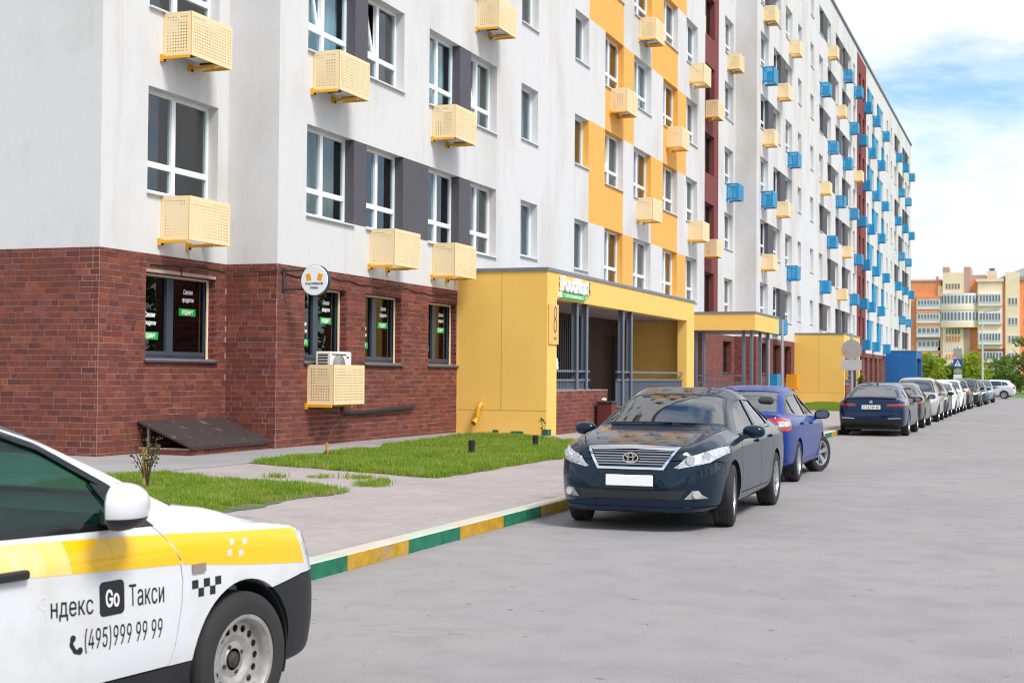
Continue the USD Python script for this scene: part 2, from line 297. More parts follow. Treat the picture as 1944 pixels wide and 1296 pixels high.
# plane D, near section
for k in KS:
    for a, b in ((23.55, 25.5), (26.07, 27.85), (29.2, 31.0), (31.7, 33.45)): WIN.append((XD, a, b, wsill(k), wtop(k), 'four'))
    for a, b in ((35.26, 36.6), (39.9, 41.27)): WIN.append((XD, a, b, wsill(k) + .2, wtop(k) - .03, 'one'))
    for a, b in ((43.0, 45.1), (46.4, 48.7), (50.4, 52.6)): WIN.append((XD, a, b, wsill(k), wtop(k), 'four'))
    WIN.append((XD, 54.0, 55.95, wsill(k), wtop(k), 'four'))
    WIN.append((XB, 20.0, 22.15, wsill(k) + .03, wtop(k) + .1, 'four'))
    WIN.append((XB, 66.2, 68.2, wsill(k), wtop(k), 'four'))
    WIN.append((XB, 58.6, 60.4, wsill(k), wtop(k), 'brown')); WIN.append((XB, 62.0, 63.95, wsill(k) - .1, wtop(k), 'brown'))
    for a, b in ((69.7, 71.9), (73.4, 75.5), (77.1, 79.3), (89.6, 91.3), (93.3, 95.0), (97.2, 98.9), (100.6, 102.3), (104.0, 105.7), (139.0, 141.0), (143.0, 144.9), (147.4, 149.2), (150.6, 152.4), (153.6, 155.2)):
        WIN.append((XD, a, b, wsill(k), wtop(k), 'far'))
    for a, b in ((81.3, 82.6), (86.0, 87.3), (107.0, 108.1), (131.6, 132.8), (135.6, 136.8)): WIN.append((XD, a, b, wsill(k) + .25, wtop(k) - .03, 'farone'))
    for a, b in ((110.5, 111.7), (113.0, 114.2)): WIN.append((XD, a, b, wsill(k) - .1, wtop(k), 'brownfar'))
    for a, b in ((116.0, 117.4), (119.6, 121.0), (123.4, 124.8), (127.0, 128.4)): WIN.append((XD, a, b, wsill(k), wtop(k), 'far'))
# ground floor
GW = [(XB, 20.0, 22.15, 1.83, 3.28, 'shop')] + [(XD, a, b, 1.83, 3.25, 'shop') for a, b in ((23.53, 25.25), (26.08, 27.84), (29.27, 30.93))]
GF = [(XB, 66.0, 68.0, 1.8, 3.3, 'ground'), (XD, 70.0, 71.9, 1.8, 3.3, 'ground'), (XD, 73.4, 75.8, 1.5, 3.3, 'ground'), (XD, 77.0, 79.2, 1.5, 3.3, 'ground')]
GF += [(XD, y, y + 2.0, 1.3, 3.25, 'ground') for y in (89.6, 93.3, 97.2, 101.2, 105.0, 111.0, 114.6, 118.2, 121.8, 125.4, 143.5, 147.5, 151.5)]
WIN += GW + GF
DOORS = [(XD, 43.0, 44.9, .27, 2.95), (XB, 58.4, 60.2, .27, 2.75), (XD, 84.3, 86.0, .27, 2.75)]
holes = {X: unary_union([sbox(a, z0, b, z1) for (x, a, b, z0, z1, s) in WIN if x == X] + [sbox(a, z0, b, z1) for (x, a, b, z0, z1) in DOORS if x == X]) for X in (XD, XB)}
# coloured panels of plane D: (material, y0, y1, z0, z1)
PAN = []
def win_band(k): return wsill(k), wtop(k)
for k in KS:
    s, t = win_band(k); s0 = s - .005
    PAN += [(grey_panel, 25.5, 26.07, s, t), (grey_panel, 31.0, 31.7, s, t)]
    if k % 2 == 0: PAN.append((grey_panel, 27.85, 29.2, s, t))
    nt = wsill(k + 1) if k < 6 else 24.95 + 1.0
    if k % 2 == 0:
        PAN += [(yellow_panel, 45.1, 46.4, s, t), (yellow_panel, 52.6, 54.0, s, t)]
        if k < 6: PAN += [(yellow_panel, 41.27, 45.1, t, nt), (yellow_panel, 48.7, 52.6, t, nt)]
        PAN += [(grey_panel, 75.5, 77.1, s, t), (grey_panel, 91.3, 93.3, s, t), (grey_panel, 98.9, 100.6, s, t), (grey_panel, 102.3, 104.0, s, t), (grey_panel, 141.0, 143.0, s, t), (grey_panel, 149.2, 150.6, s, t), (grey_panel, 152.4, 153.6, s, t)]
        PAN += [(teal_panel, 117.4, 119.6, s, t), (teal_panel, 124.8, 127.0, s, t)]
    else:
        PAN += [(yellow_panel, 41.27, 43.0, s, t), (yellow_panel, 48.7, 50.4, s, t)]
        if k < 6: PAN += [(yellow_panel, 43.0, 46.4, t, nt), (yellow_panel, 50.4, 54.0, t, nt)]
        PAN += [(grey_panel, 71.9, 73.4, s, t), (grey_panel, 95.0, 97.2, s, t), (grey_panel, 102.3, 104.0, s, t), (grey_panel, 144.9, 147.4, s, t), (grey_panel, 150.6, 150.6, s, t)]
        PAN += [(teal_panel, 121.0, 123.4, s, t), (teal_panel, 128.4, 129.6, s, t)]
PAN = [p for p in PAN if p[2] > p[1] + .01]
PAN.append((brown_panel, 109.3, 115.3, ZBR, ZROOF - .28))
faces_D = [(22.5, 57.29), (68.73, 157.6)]
panel_area = unary_union([sbox(a, z0, b, z1) for (_, a, b, z0, z1) in PAN])
for a, b in faces_D:
    obj('wall', facx(sbox(a, ZBR, b, ZROOF).difference(holes[XD]).difference(panel_area), XD, -TH, 0), plaster, bld)
for m, a, b, z0, z1 in PAN:
    obj('wall_panel', facx(sbox(a, z0, b, z1).difference(holes[XD]), XD, -TH, .002 if m is brown_panel else 0), m, bld)
obj('wall', facx(sbox(18.75, ZBR, 22.5, ZROOF).difference(holes[XB]), XB, -TH, 0), plaster, bld)
obj('wall', facx(sbox(64.83, ZBR, 68.73, ZROOF).difference(holes[XB]), XB, -TH, 0), plaster, bld)
obj('wall_panel', facx(sbox(57.29, ZBR, 64.83, ZROOF).difference(holes[XB]), XB, -TH, 0), brown_panel, bld)
obj('wall', facy(sbox(-27, ZBR, XB - TH, ZROOF), 18.75, -TH, 0), plaster, bld)                 # end wall, facing the camera
obj('wall', facy(sbox(XB - TH, ZBR, XD - TH, ZROOF), 22.5, -TH, 0), plaster, bld)
obj('wall', facy(sbox(XB - TH, ZBR, XD - TH, ZROOF), 68.73, -TH, 0), plaster, bld)
obj('wall', [bx(XB - TH, XD - TH, 56.99, 57.29, .2, ZROOF), bx(-27, XD - TH, 157.3, 157.6, .2, ZROOF)], plaster, bld)
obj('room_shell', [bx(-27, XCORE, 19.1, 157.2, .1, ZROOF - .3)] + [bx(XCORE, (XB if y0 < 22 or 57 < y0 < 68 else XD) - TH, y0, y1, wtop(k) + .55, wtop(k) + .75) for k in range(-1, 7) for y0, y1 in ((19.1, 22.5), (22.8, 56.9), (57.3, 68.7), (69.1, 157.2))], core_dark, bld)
# roof slab and edge trim
RF = Polygon([(-27.1, 18.65), (XB + .1, 18.65), (XB + .1, 22.4), (XD + .1, 22.4), (XD + .1, 57.39), (XB + .1, 57.39), (XB + .1, 68.63), (XD + .1, 68.63), (XD + .1, 157.7), (-27.1, 157.7)])
obj('roof', extr(RF, ZROOF + .001, ZROOF + .18), roof_trim, bld)
vent = tag(obj('roof_vent', [bx(-14.2, -13.5, 121.0, 122.0, ZROOF + .18, ZROOF + 1.0), bx(-14.3, -13.4, 120.9, 122.1, ZROOF + 1.001, ZROOF + 1.1)], P('vent_grey', (.3, .31, .33), .6)), 'small grey vent box standing on the roof edge of the white building', 'roof vent')

# ------------------------------------------------------------------ brick ground floor
brick_mat = usdkit.material(stage, '/World/Looks/brick', {
    'g': ('geometry', {}), 'at': ('attribute', {'attribute': 'tone'}),
    'r': ('rgb_ramp', {'ramp': [(0, (.105, .028, .021)), (.25, (.155, .036, .022)), (.5, (.19, .045, .026)), (.72, (.125, .033, .025)), (.88, (.235, .060, .030)), (1, (.16, .052, .05))]}),
    'n': ('noise_texture', {'scale': 14.0, 'detail': 6.0, 'roughness': .7}), 'nr': ('rgb_ramp', {'ramp': [(.3, (.72, .70, .70)), (.7, (1.28, 1.26, 1.26))]}), 'm': ('mix', {'mix_type': 'multiply', 'fac': 1.0}),
    'b': ('bump', {'strength': .5, 'distance': .006}), 'p': ('principled_bsdf', {'roughness': .85})},
    [('at.fac', 'r.fac'), ('g.position', 'n.vector'), ('n.fac', 'nr.fac'), ('r.color', 'm.color1'), ('nr.color', 'm.color2'), ('m.color', 'p.base_color'), ('n.fac', 'b.height'), ('b.normal', 'p.normal')], surface='p.BSDF')
mortar = P('mortar', (.42, .31, .27), .95, var=.2, vs=6, bump=.3, bs=60)
def brick_tex(name, axis):
    return usdkit.material(stage, '/World/Looks/' + name, {
        'g': ('geometry', {}), 's': ('separate_xyz', {}), 'c': ('combine_xyz', {}), 'br': ('brick_texture', {'scale': 1.0, 'brick_width': .26, 'row_height': .0975, 'mortar_size': .006, 'mortar_smooth': .2, 'bias': -.1, 'color1': (.13, .026, .019), 'color2': (.205, .038, .025), 'mortar': (.27, .18, .155)}),
        'n': ('noise_texture', {'scale': 5.0, 'detail': 5.0}), 'nr': ('rgb_ramp', {'ramp': [(.3, (.75, .75, .75)), (.7, (1.25, 1.25, 1.25))]}), 'm': ('mix', {'mix_type': 'multiply', 'fac': 1.0}), 'b': ('bump', {'strength': .5, 'distance': .008, 'invert': True}), 'p': ('principled_bsdf', {'roughness': .88})},
        [('g.position', 's.vector'), ('s.' + axis, 'c.x'), ('s.z', 'c.y'), ('c.vector', 'br.vector'), ('g.position', 'n.vector'), ('n.fac', 'nr.fac'), ('br.color', 'm.color1'), ('nr.color', 'm.color2'), ('m.color', 'p.base_color'), ('br.fac', 'b.height'), ('b.normal', 'p.normal')], surface='p.BSDF')
brick_y, brick_x = brick_tex('brick_far_y', 'y'), brick_tex('brick_far_x', 'x')
def bricks(u0, u1, z0, z1, cuts, place, rng):
    """boxes (v, f) laid in running bond on the rectangle u0..u1, z0..z1 less the cuts (u0, u1, z0, z1); place maps (u, z, d) boxes to the world"""
    out, row, z, H, L, J = [], 0, z0, .0975, .249, .011
    while z < z1 - .03:
        zt = min(z + H - J, z1); u = u0 - rng.choice((0, .06, .13, .19))
        while u < u1:
            L = .249 if rng.random() < .8 else .12
            a, b = max(u, u0), min(u + L, u1); spans = [(a, b)]
            for (c0, c1, d0, d1) in cuts:
                if d0 < zt - .01 and z + .01 < d1:
                    spans = [s for (p, q) in spans for s in ((p, min(q, c0)), (max(p, c1), q)) if s[1] - s[0] > .03]
            for p, q in spans:
                if q - p > .03: out.append(place(p, q, z, zt, .004 + rng.uniform(-.002, .003)))
            u += L + J
        z += H; row += 1
    return out
rb = random.Random(3); BR = []
def on_x(X): return lambda p, q, z, zt, d: bx(X - .03, X + d, p, q, z, zt)
def on_y(Y): return lambda p, q, z, zt, d: bx(p, q, Y - d, Y + .03, z, zt)
wc = [(a, b, z0, z1) for (x, a, b, z0, z1, s) in GW]
BR += bricks(18.755, 22.49, .22, ZBR - .004, [wc[0]], on_x(XB), rb)
BR += bricks(-20.0, XB - .005, .22, ZBR - .004, [], on_y(18.75), rb)
BR += bricks(XB + .005, XD - .005, .22, ZBR - .004, [], on_y(22.5), rb)
BR += bricks(22.505, 30.94, .22, ZBR - .004, wc[1:], on_x(XD), rb)
def dist(b): c = b[0].mean(0); return np.hypot(*c[:2])
def shows(b):                                           # how large a brick shows in the picture
    c = b[0].mean(0) - [0, 0, EYE]; q = CAM.T @ c; px, py = 972 + 2700 * q[0] / q[2], 648 - 2700 * q[1] / q[2]
    return (0 < px < 1930 and 0 < py < 1296) and not (px < 300 and py > 800)
BR.sort(key=lambda b: (not shows(b), dist(b)))
rt = random.Random(21)
def tones(bs): return np.repeat([rt.random() for _ in bs], 8)
for b in BR[:300]: obj('brick', b, brick_mat, bld, tone=tones([b]))
tag(obj('brickwork', join(BR[300:]), brick_mat, bld, tone=tones(BR[300:])), kind='stuff')
# mortar backing (1 cm behind the brick faces) and reveals
back = []
back += facx(sbox(18.75, .1, 22.5, ZBR).difference(holes[XB]), XB, -TH, -.002)
back += facx(sbox(22.5, .1, 30.96, ZBR).difference(holes[XD]), XD, -TH, -.002)
back += facy(sbox(-27, .1, XB - TH, ZBR), 18.75, -TH, -.002) + facy(sbox(XB - TH, .1, XD - TH, ZBR), 22.5, -TH, -.002)
obj('brick_base', back, mortar, bld)
for (x, a, b, z0, z1, s) in GW:
    for rv in [bx(x - TH + .02, x - .004, a - .012, a + .012, z0, z1), bx(x - TH + .02, x - .004, b - .012, b + .012, z0, z1), bx(x - TH + .02, x - .004, a + .012, b - .012, z1 - .012, z1 + .012)]: obj('reveal', rv, brick_x, bld)
far = facx(sbox(30.96, .1, 57.29, ZBR).union(sbox(68.73, .1, 157.6, ZBR)).difference(holes[XD]), XD, -TH, 0) + facx(sbox(57.29, .1, 68.73, ZBR).difference(holes[XB]), XB, -TH, 0)
obj('brick_base', far, brick_y, bld)
obj('brick_base', facy(sbox(XB - TH, .1, XD - TH, ZBR), 68.73, -TH, 0), brick_x, bld)

# ------------------------------------------------------------------ windows (parts of the building)
wr = random.Random(11)
TILT = {(23.55, 1), (26.07, 1), (31.7, 1), (43.0, 1), (29.2, 3)}
def window(X, a, b, z0, z1, style):
    d1 = X - .2; d0 = d1 - .07; near = style in ('four', 'one', 'shop') and a < 60
    fm = {'shop': grey_pvc, 'ground': dark_pvc, 'brown': dark_pvc, 'brownfar': dark_pvc}.get(style, white_pvc)
    e = .065
    P_, F_ = [], [bx(d0, d1, a, a + e, z0, z1), bx(d0, d1, b - e, b, z0, z1), bx(d0, d1, a + e, b - e, z1 - e, z1), bx(d0, d1, a + e, b - e, z0, z0 + e)]
    ya, yb, za, zb = a + e, b - e, z0 + e, z1 - e
    if style in ('four', 'far'):
        ym = (a + b) / 2 - .05; zt = z0 + .5
        F_ += [bx(d0, d1 + .012, ym - .06, ym + .06, za, zb), bx(d0, d1 + .01, ya, ym - .06, zt - .05, zt + .05), bx(d0, d1 + .01, ym + .06, yb, zt - .05, zt + .05)]
        P_ = [(ya, ym - .06, zt + .05, zb), (ym + .06, yb, zt + .05, zb), (ya, ym - .06, za, zt - .05), (ym + .06, yb, za, zt - .05)]
    elif style == 'shop':
        ym = (a + b) / 2 - .1
        F_ += [bx(d0, d1 + .02, ym - .1, ym + .1, za, zb), bx(d0, d1 + .015, ym + .1, yb, za, za + .07), bx(d0, d1 + .015, ya, ym - .1, za, za + .07)]
        P_ = [(ya, ym - .1, za + .07, zb), (ym + .1, yb, za + .07, zb)]
    elif style in ('ground', 'brown', 'brownfar') and b - a > 1.5:
        ym = (a + b) / 2; F_ += [bx(d0, d1 + .01, ym - .04, ym + .04, za, zb)]; P_ = [(ya, ym - .04, za, zb), (ym + .04, yb, za, zb)]
    else: P_ = [(ya, yb, za, zb)]
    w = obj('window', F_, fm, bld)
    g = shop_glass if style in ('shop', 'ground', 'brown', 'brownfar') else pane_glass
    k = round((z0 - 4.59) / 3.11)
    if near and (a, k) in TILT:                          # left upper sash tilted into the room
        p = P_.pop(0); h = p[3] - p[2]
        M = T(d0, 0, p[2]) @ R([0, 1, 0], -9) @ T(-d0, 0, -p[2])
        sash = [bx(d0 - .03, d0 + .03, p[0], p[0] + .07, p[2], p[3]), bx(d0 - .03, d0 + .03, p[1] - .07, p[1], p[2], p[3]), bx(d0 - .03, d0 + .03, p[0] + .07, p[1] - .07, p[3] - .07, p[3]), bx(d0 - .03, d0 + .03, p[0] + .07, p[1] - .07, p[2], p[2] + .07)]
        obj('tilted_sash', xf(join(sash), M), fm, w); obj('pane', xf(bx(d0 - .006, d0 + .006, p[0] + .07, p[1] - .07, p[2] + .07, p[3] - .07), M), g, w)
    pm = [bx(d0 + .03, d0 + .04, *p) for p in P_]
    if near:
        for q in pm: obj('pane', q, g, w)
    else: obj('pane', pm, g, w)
    if style in ('four', 'one', 'far', 'farone'):
        obj('sill', [bx(X - .2, X + .055, a - .02, b + .02, z0 - .045, z0 - .012)], sill_metal, w)
        if wr.random() < (.62 if near else .86) and not (X == XB and k == 0):
            c = wr.choice([0, 1, 1, 2, 2, 4, 4, 3] if style != 'one' else [1, 1, 4])
            y0, y1 = a + .02, b - .02
            q = wr.random()
            if style in ('four', 'far') and q < .45:
                if q < .22: y1 = (a + b) / 2 + wr.uniform(-.1, .3)
                else: y0 = (a + b) / 2 + wr.uniform(-.3, .1)
            n = 14; ys = np.linspace(y0, y1, n + 1); xs = d0 - .16 + .025 * np.sin(ys * 21 + wr.random() * 6)
            zl = z0 - .05 if wr.random() < .8 else z0 + .5
            v = np.vstack([np.column_stack([xs, ys, np.full(n + 1, zl)]), np.column_stack([xs, ys, np.full(n + 1, z1 + .05)])]); i = np.arange(n)
            f = np.vstack([np.column_stack([i, i + 1, i + n + 2]), np.column_stack([i, i + n + 2, i + n + 1])])
            obj('curtain', (v, f), curt[c], w, smooth=True)
    elif style == 'shop':
        obj('sill', cbx(X - .2, X + .06, a - .03, b + .05, z0 - .06, z0 - .012, .012), sill_dark, w)
    elif style == 'ground':
        obj('sill', bx(X - .2, X + .04, a - .03, b + .03, z0 - .06, z0 - .012), sill_dark, w)
    return w
shop_windows = []
for q in WIN:
    w = window(*q)
    if q[5] == 'shop': shop_windows.append((w, q))
door_mat = P('door_dark', (.022, .02, .022), .45)
for (X, a, b, z0, z1) in DOORS:
    d = obj('door', bx(X - .25, X - .2, a + .06, b - .06, z0, z1 - .06), door_mat, bld)
    obj('frame', [bx(X - .27, X - .15, a, a + .06, z0, z1), bx(X - .27, X - .15, b - .06, b, z0, z1), bx(X - .27, X - .15, a + .06, b - .06, z1 - .06, z1)], dark_pvc, d)
    obj('handle', [bx(X - .2, X - .13, a + .2, a + .24, 1.0, 1.6)], sill_metal, d)
# ------------------------------------------------------------------ shop windows: lettering, labels, light strips
white_ink = P('white_ink', (.85, .85, .85), .6)
green_ink = P('green_ink', (.01, .36, .045), .5)
strip_mat = P('light_strip', (.88, .74, .5), .5)
def on_fx(m, x, y, z): return xf(m, T(x, y, z) @ FX)
for w, (X, a, b, z0, z1, s) in shop_windows:
    d = X - .2
    obj('light_strip', [bx(d + .03, d + .055, a + .01, b - .02, z1 - .05, z1 - .015), bx(d + .03, d + .055, b - .055, b - .02, z0 + .01, z1 - .05)], strip_mat, w)
    ym = (a + b) / 2 - .1; wd = b - ym
    for k, (yc, zt) in enumerate(((ym + .1 + (wd - .17) / 2, z1 - .30), (ym - .1 - (ym - a) / 2 + .05, z1 - .74))):
        L = min(.36, (b - a) * .19)
        for q, (line, h) in enumerate((('Свежие', .085), ('продукты', .075))):
            m = text(line, h, True); m[0][:, 0] -= m[0][:, 0].max() / 2; m[0][:, 0] *= L * (.85 if q == 0 else 1) / m[0][:, 0].max() / 2
            m[0][:, 0] += m[0][:, 1] * .25
            obj('lettering', on_fx(m, d - .022, yc, zt - .13 * q), white_ink, w)
        lz = zt - .37
        lab = obj('label_band', bx(d - .028, d - .022, yc - L * .72, yc + L * .72, lz - .01, lz + .12), green_ink, w)
        m = text('ФУДМАРТ', .075, True); m[0][:, 0] -= m[0][:, 0].max() / 2; m[0][:, 0] *= L * .5 / m[0][:, 0].max()
        obj('lettering', on_fx(m, d - .0215, yc, lz + .02), white_ink, w)

# ------------------------------------------------------------------ air conditioner cages
def perforated(w, h, t, pitch=.052, r=.0135, edge=.04):
    p = sbox(0, 0, w, h); nx, nz = int((w - 2 * edge) / pitch), int((h - 2 * edge) / pitch)
    ox, oz = (w - (nx - 1) * pitch) / 2, (h - (nz - 1) * pitch) / 2; hs = []
    for i in range(nx):
        for j in range(nz):
            c = np.array([ox + i * pitch, oz + j * pitch]); hs.append([tuple(c + r * np.array([math.cos(q), math.sin(q)])) for q in np.arange(6) * math.pi / 3 + .5])
    return extr(Polygon(p.exterior.coords, hs), 0, t)
cage_y = P('cage_cream', (.84, .655, .38), .5); cage_yd = P('cage_bracket_yellow', (.72, .36, .015), .45)
cage_b = P('cage_blue', (.004, .25, .49), .45); cage_bd = P('cage_bracket_blue', (.01, .2, .42), .45)
dark_metal = P('dark_metal', (.03, .03, .032), .5)
CW, CD_, CH = 1.28, .56, .745
perf_front = join(perforated(CW, CH, .004)); perf_side = join(perforated(CD_ - .02, CH, .004)); perf_top = join(perforated(CW - .02, CD_ - .02, .004, .07, .014))
unit_white = P('unit_white', (.72, .72, .70), .45)
def make_cage(label, panel, bracket, loc, group):
    t = thing('air_conditioner_cage', label, 'air conditioner cage', loc, 0, group)
    obj('front_panel', xf(perf_front, T(CD_) @ FX), panel, t)
    S = np.array([[1, 0, 0, 0], [0, 0, 1, 0], [0, 1, 0, 0], [0, 0, 0, 1.]])
    obj('side_panel', xf(perf_side, T(.005, .002) @ S), panel, t)
    obj('side_panel', xf(perf_side, T(.005, CW - .006) @ S), panel, t)
    obj('frame', [bx(CD_ - .03, CD_ - .001, .007, CW - .007, .001, .03), bx(CD_ - .03, CD_ - .001, .007, CW - .007, CH - .03, CH - .001), bx(.005, CD_ - .03, .007, .037, .001, .03), bx(.005, CD_ - .03, CW - .037, CW - .007, .001, .03),
                  bx(CD_ - .03, CD_ - .001, .007, .03, .03, CH - .03), bx(CD_ - .03, CD_ - .001, CW - .03, CW - .007, .03, CH - .03), bx(.005, CD_ - .03, .007, .03, CH - .03, CH - .001), bx(.005, CD_ - .03, CW - .03, CW - .007, CH - .03, CH - .001)], bracket, t)
    for yy in (-.06, .78):
        b = obj('bracket', [bx(0, CD_ - .02, yy, yy + .05, -.05, -.002), bx(.0, .05, yy - .03, yy + .08, -.09, .03)], bracket, t)
        obj('bolt', [bx(.05, .075, yy + .005, yy + .045, -.09, -.052)], dark_metal, b)
    return t
CAGES = '''B Y 20.4 1;B Y 20.4 0;D Y 23.75 1;D Y 29.4 1;D Y 26.25 0;D Y 29.45 0;D Y 32.05 2;D Y 23.65 -.9;D Y 47.05 3;D Y 43.55 2;D Y 54.6 3;D Y 50.9 2;D Y 46.85 1;D Y 54.4 1
B Y 62.1 3;B Y 61.9 1;B Y 58.3 4;B Y 58.2 2;B Y 66.8 4;B B 66.7 2;D Y 70.5 5;D B 70.2 4;D Y 74.5 4;D Y 78.2 5;D Y 70.3 3;D B 77.8 3;D B 70.0 2;D Y 74.4 2;D Y 70.1 1;D B 77.6 1;D B 70.9 0;D B 73.3 0
D Y 93.5 6;D B 90.0 5;D B 101.3 6;D Y 97.9 5;D B 107.3 6;D B 113.8 6;D B 120.0 6;D B 104.8 5;D B 127.8 6;D B 93.6 4;D B 110.4 5;D B 101.1 4;D B 116.9 5;D B 124.0 5;D Y 107.7 4;D Y 90.2 3
D B 113.1 4;D B 97.4 3;D B 119.8 4;D B 104.9 3;D B 127.2 4;D B 110.2 3;D B 116.2 3;D B 124.1 3;D B 93.2 2;D Y 100.9 2;D B 107.5 2;D B 140.6 6;D B 147.7 6;D B 154.9 6;D B 143.0 5;D B 150.6 5;D B 139.6 4;D B 147.2 4
D B 154.6 4;D B 143.0 3;D B 150.7 3;D B 90.0 1;D Y 98.4 1;D B 105.0 1;D B 111.1 1;D B 116.4 1;D B 123.8 1;D B 112.9 2;D B 119.8 2;D B 128.0 2;D B 139.6 2;D B 147.3 2;D B 154.4 2;D B 143.7 1;D B 151.2 1;D B 113.0 0;D B 119.9 0;D B 128.5 0
D B 71.4 -.9;D O 77.5 -.9'''.replace('\n', ';').split(';')
CAGES = [(a, b, float(c), float(d)) for a, b, c, d in (q.split() for q in CAGES)]
STOREY = {-1: 'ground storey', 0: 'second storey', 1: 'third storey', 2: 'fourth storey', 3: 'fifth storey', 4: 'sixth storey', 5: 'seventh storey', 6: 'top storey'}
ORD = 'first second third fourth fifth sixth seventh eighth ninth tenth eleventh twelfth thirteenth fourteenth fifteenth sixteenth seventeenth eighteenth'.split()
first = {}
for (p, c, y, k) in sorted(CAGES, key=lambda q: q[2]):
    kk = -1 if k < 0 else int(k)
    row = sorted(q[2] for q in CAGES if (q[3] < 0) == (k < 0) and (k < 0 or q[3] == k) and q[1] == c); n = row.index(y)
    lab = f"{'pale yellow' if c == 'Y' else 'bright blue'} perforated cage on {STOREY[kk]}, {ORD[n]} {'yellow' if c == 'Y' else 'blue'} one along from the near end"
    if c == 'O': lab = 'orange perforated cage low on the brick wall beside the plain yellow porch'
    loc = (XB if p == 'B' else XD, y, 4.57 + 3.11 * k - CH)
    if c in first: copy_of(first[c], loc, 0, lab)
    else: first[c] = make_cage(lab, {'Y': cage_y, 'B': cage_b, 'O': P('cage_orange', (.82, .34, .012), .5)}[c], cage_yd if c in 'YO' else cage_bd, loc, 'perforated air conditioner cages on the facade')
# the outdoor unit whose top shows over the cage on the brick wall, and the one seen through the bottom of another cage
def ac_unit(loc, label):
    t = thing('air_conditioner', label, 'air conditioner', loc)
    obj('casing', cbx(.1, .42, 0, .86, 0, .62, .015), unit_white, t)
    obj('side_grille', [bx(.16, .36, -.006, .001, .1 + .055 * i, .13 + .055 * i) for i in range(9)], dark_metal, t)
    ring = [xf(lathe([(r, 0), (r + .008, 0), (r + .008, .008), (r, .008), (r, 0)], 28), T(.421, .34, .31) @ R([0, 1, 0], 90)) for r in np.linspace(.03, .25, 7)]
    obj('fan_grille', ring, dark_metal, t)
    obj('badge', [bx(.42, .424, .66, .74, .50, .53), bx(.42, .424, .06, .62, .555, .575)], dark_metal, t)
    obj('foot', bx(.12, .4, .1, .16, -.03, -.001), dark_metal, t); obj('foot', bx(.12, .4, .7, .76, -.03, -.001), dark_metal, t)
    return t
ac_unit((XD + .02, 23.75, 1.40), 'white air conditioner unit standing above its cage on the brick wall')
A0 = ac_unit((XB + .02, 20.6, 7.71 - CH + .04), 'white air conditioner unit inside the uppermost cage on the left')
for X_, y_, k_, lab in ((XD, 23.95, 1, 'white unit in the yellow cage under the leftmost grey panelled window'), (XD, 29.6, 1, 'white unit in the yellow cage between two third storey window pairs'), (XD, 32.25, 2, 'white unit in the yellow cage cut by the top edge of view'),
        (XD, 43.75, 2, 'white unit in the cage on the yellow checkered wall, nearest one'), (XD, 47.25, 3, 'white unit in the cage high on the yellow checkered wall'), (XB, 67.0, 4, 'white unit in the yellow cage beside the dark red strip'), (XD, 70.7, 5, 'white unit in the uppermost yellow cage past the dark red strip')):
    copy_of(A0, (X_ + .02, y_, 4.57 + 3.11 * k_ - CH + .04), 0, lab)
black_rubber = P('black_rubber', (.015, .015, .017), .55, bump=.4, bs=40)
hose = tag(obj('drain_hose', tube([(XD + .2, 24.8, 1.03), (XD + .12, 24.85, .9), (XD + .07, 25.1, .84), (XD + .065, 25.9, .83), (XD + .07, 26.6, .855), (XD + .065, 27.5, .87), (XD + .065, 28.3, .89), (XD + .02, 28.5, .9)], [.03, .035, .04, .045, .04, .045, .042, .03], 10), black_rubber, None, True), 'black insulated hose running along the brick wall below the cage', 'hose')
ys = np.linspace(22.6, 30.8, 60)
cable = tag(obj('cable', [tube(np.column_stack([np.full(60, XD + .02), ys, 3.43 + .025 * np.sin(ys * 2.1) + .012 * np.sin(ys * 7)]), .011, 6), tube([(XB + .02, 20.1, 3.4), (XB + .02, 21.5, 3.46), (XB + .02, 22.45, 3.44), (XD - .3, 22.47, 3.43), (XD + .03, 22.48, 3.45)], .011, 6), tube([(XB + .02, 21.0, 3.43), (XB + .02, 21.02, 3.28)], .009, 6)], black_rubber, None, True), 'thin black cable strung along the top of the brickwork', 'cable')

# ------------------------------------------------------------------ round sign on the brick corner
sg = thing('round_sign', 'round white sign with two orange beer mugs on the brick corner', 'sign', (-12.19, 22.72, 3.275))
obj('disc', lathe([(0, -.055), (.262, -.055), (.27, -.047), (.27, .05), (0, .05)], 48, 'y'), P('sign_white', (.82, .83, .85), .35), sg, 30)
obj('rim', lathe([(.2705, -.04), (.277, -.04), (.277, .056), (.2705, .056), (.2705, -.04)], 48, 'y'), P('sign_rim', (.02, .03, .05), .4), sg, 30)
orange_ink = P('orange_ink', (.80, .34, .01), .5); dark_ink = P('dark_ink', (.06, .06, .07), .6)
for s in (-1, 1):
    q = affinity.rotate(sbox(-.045, -.06, .045, .06), -14 * s); q = affinity.translate(q, .115 * s, .06)
    obj('mug_emblem', facy(q, 0, .056, .059), orange_ink, sg)
for line, h, z, w in (('РАЗЛИВНОЕ', .036, -.075, .36), ('ПИВО', .036, -.15, .17)):
    m = text(line, h, True); m[0][:, 0] = (m[0][:, 0] / m[0][:, 0].max() - .5) * w
    obj('lettering', xf(m, T(0, -.0565, z) @ FY), dark_ink, sg)
obj('bracket', [bx(-.66, -.2, -.02, .02, .17, .2), bx(-.66, -.2, -.02, .02, -.17, -.14), bx(-.66, -.63, -.05, .05, -.2, .23)], dark_metal, sg)

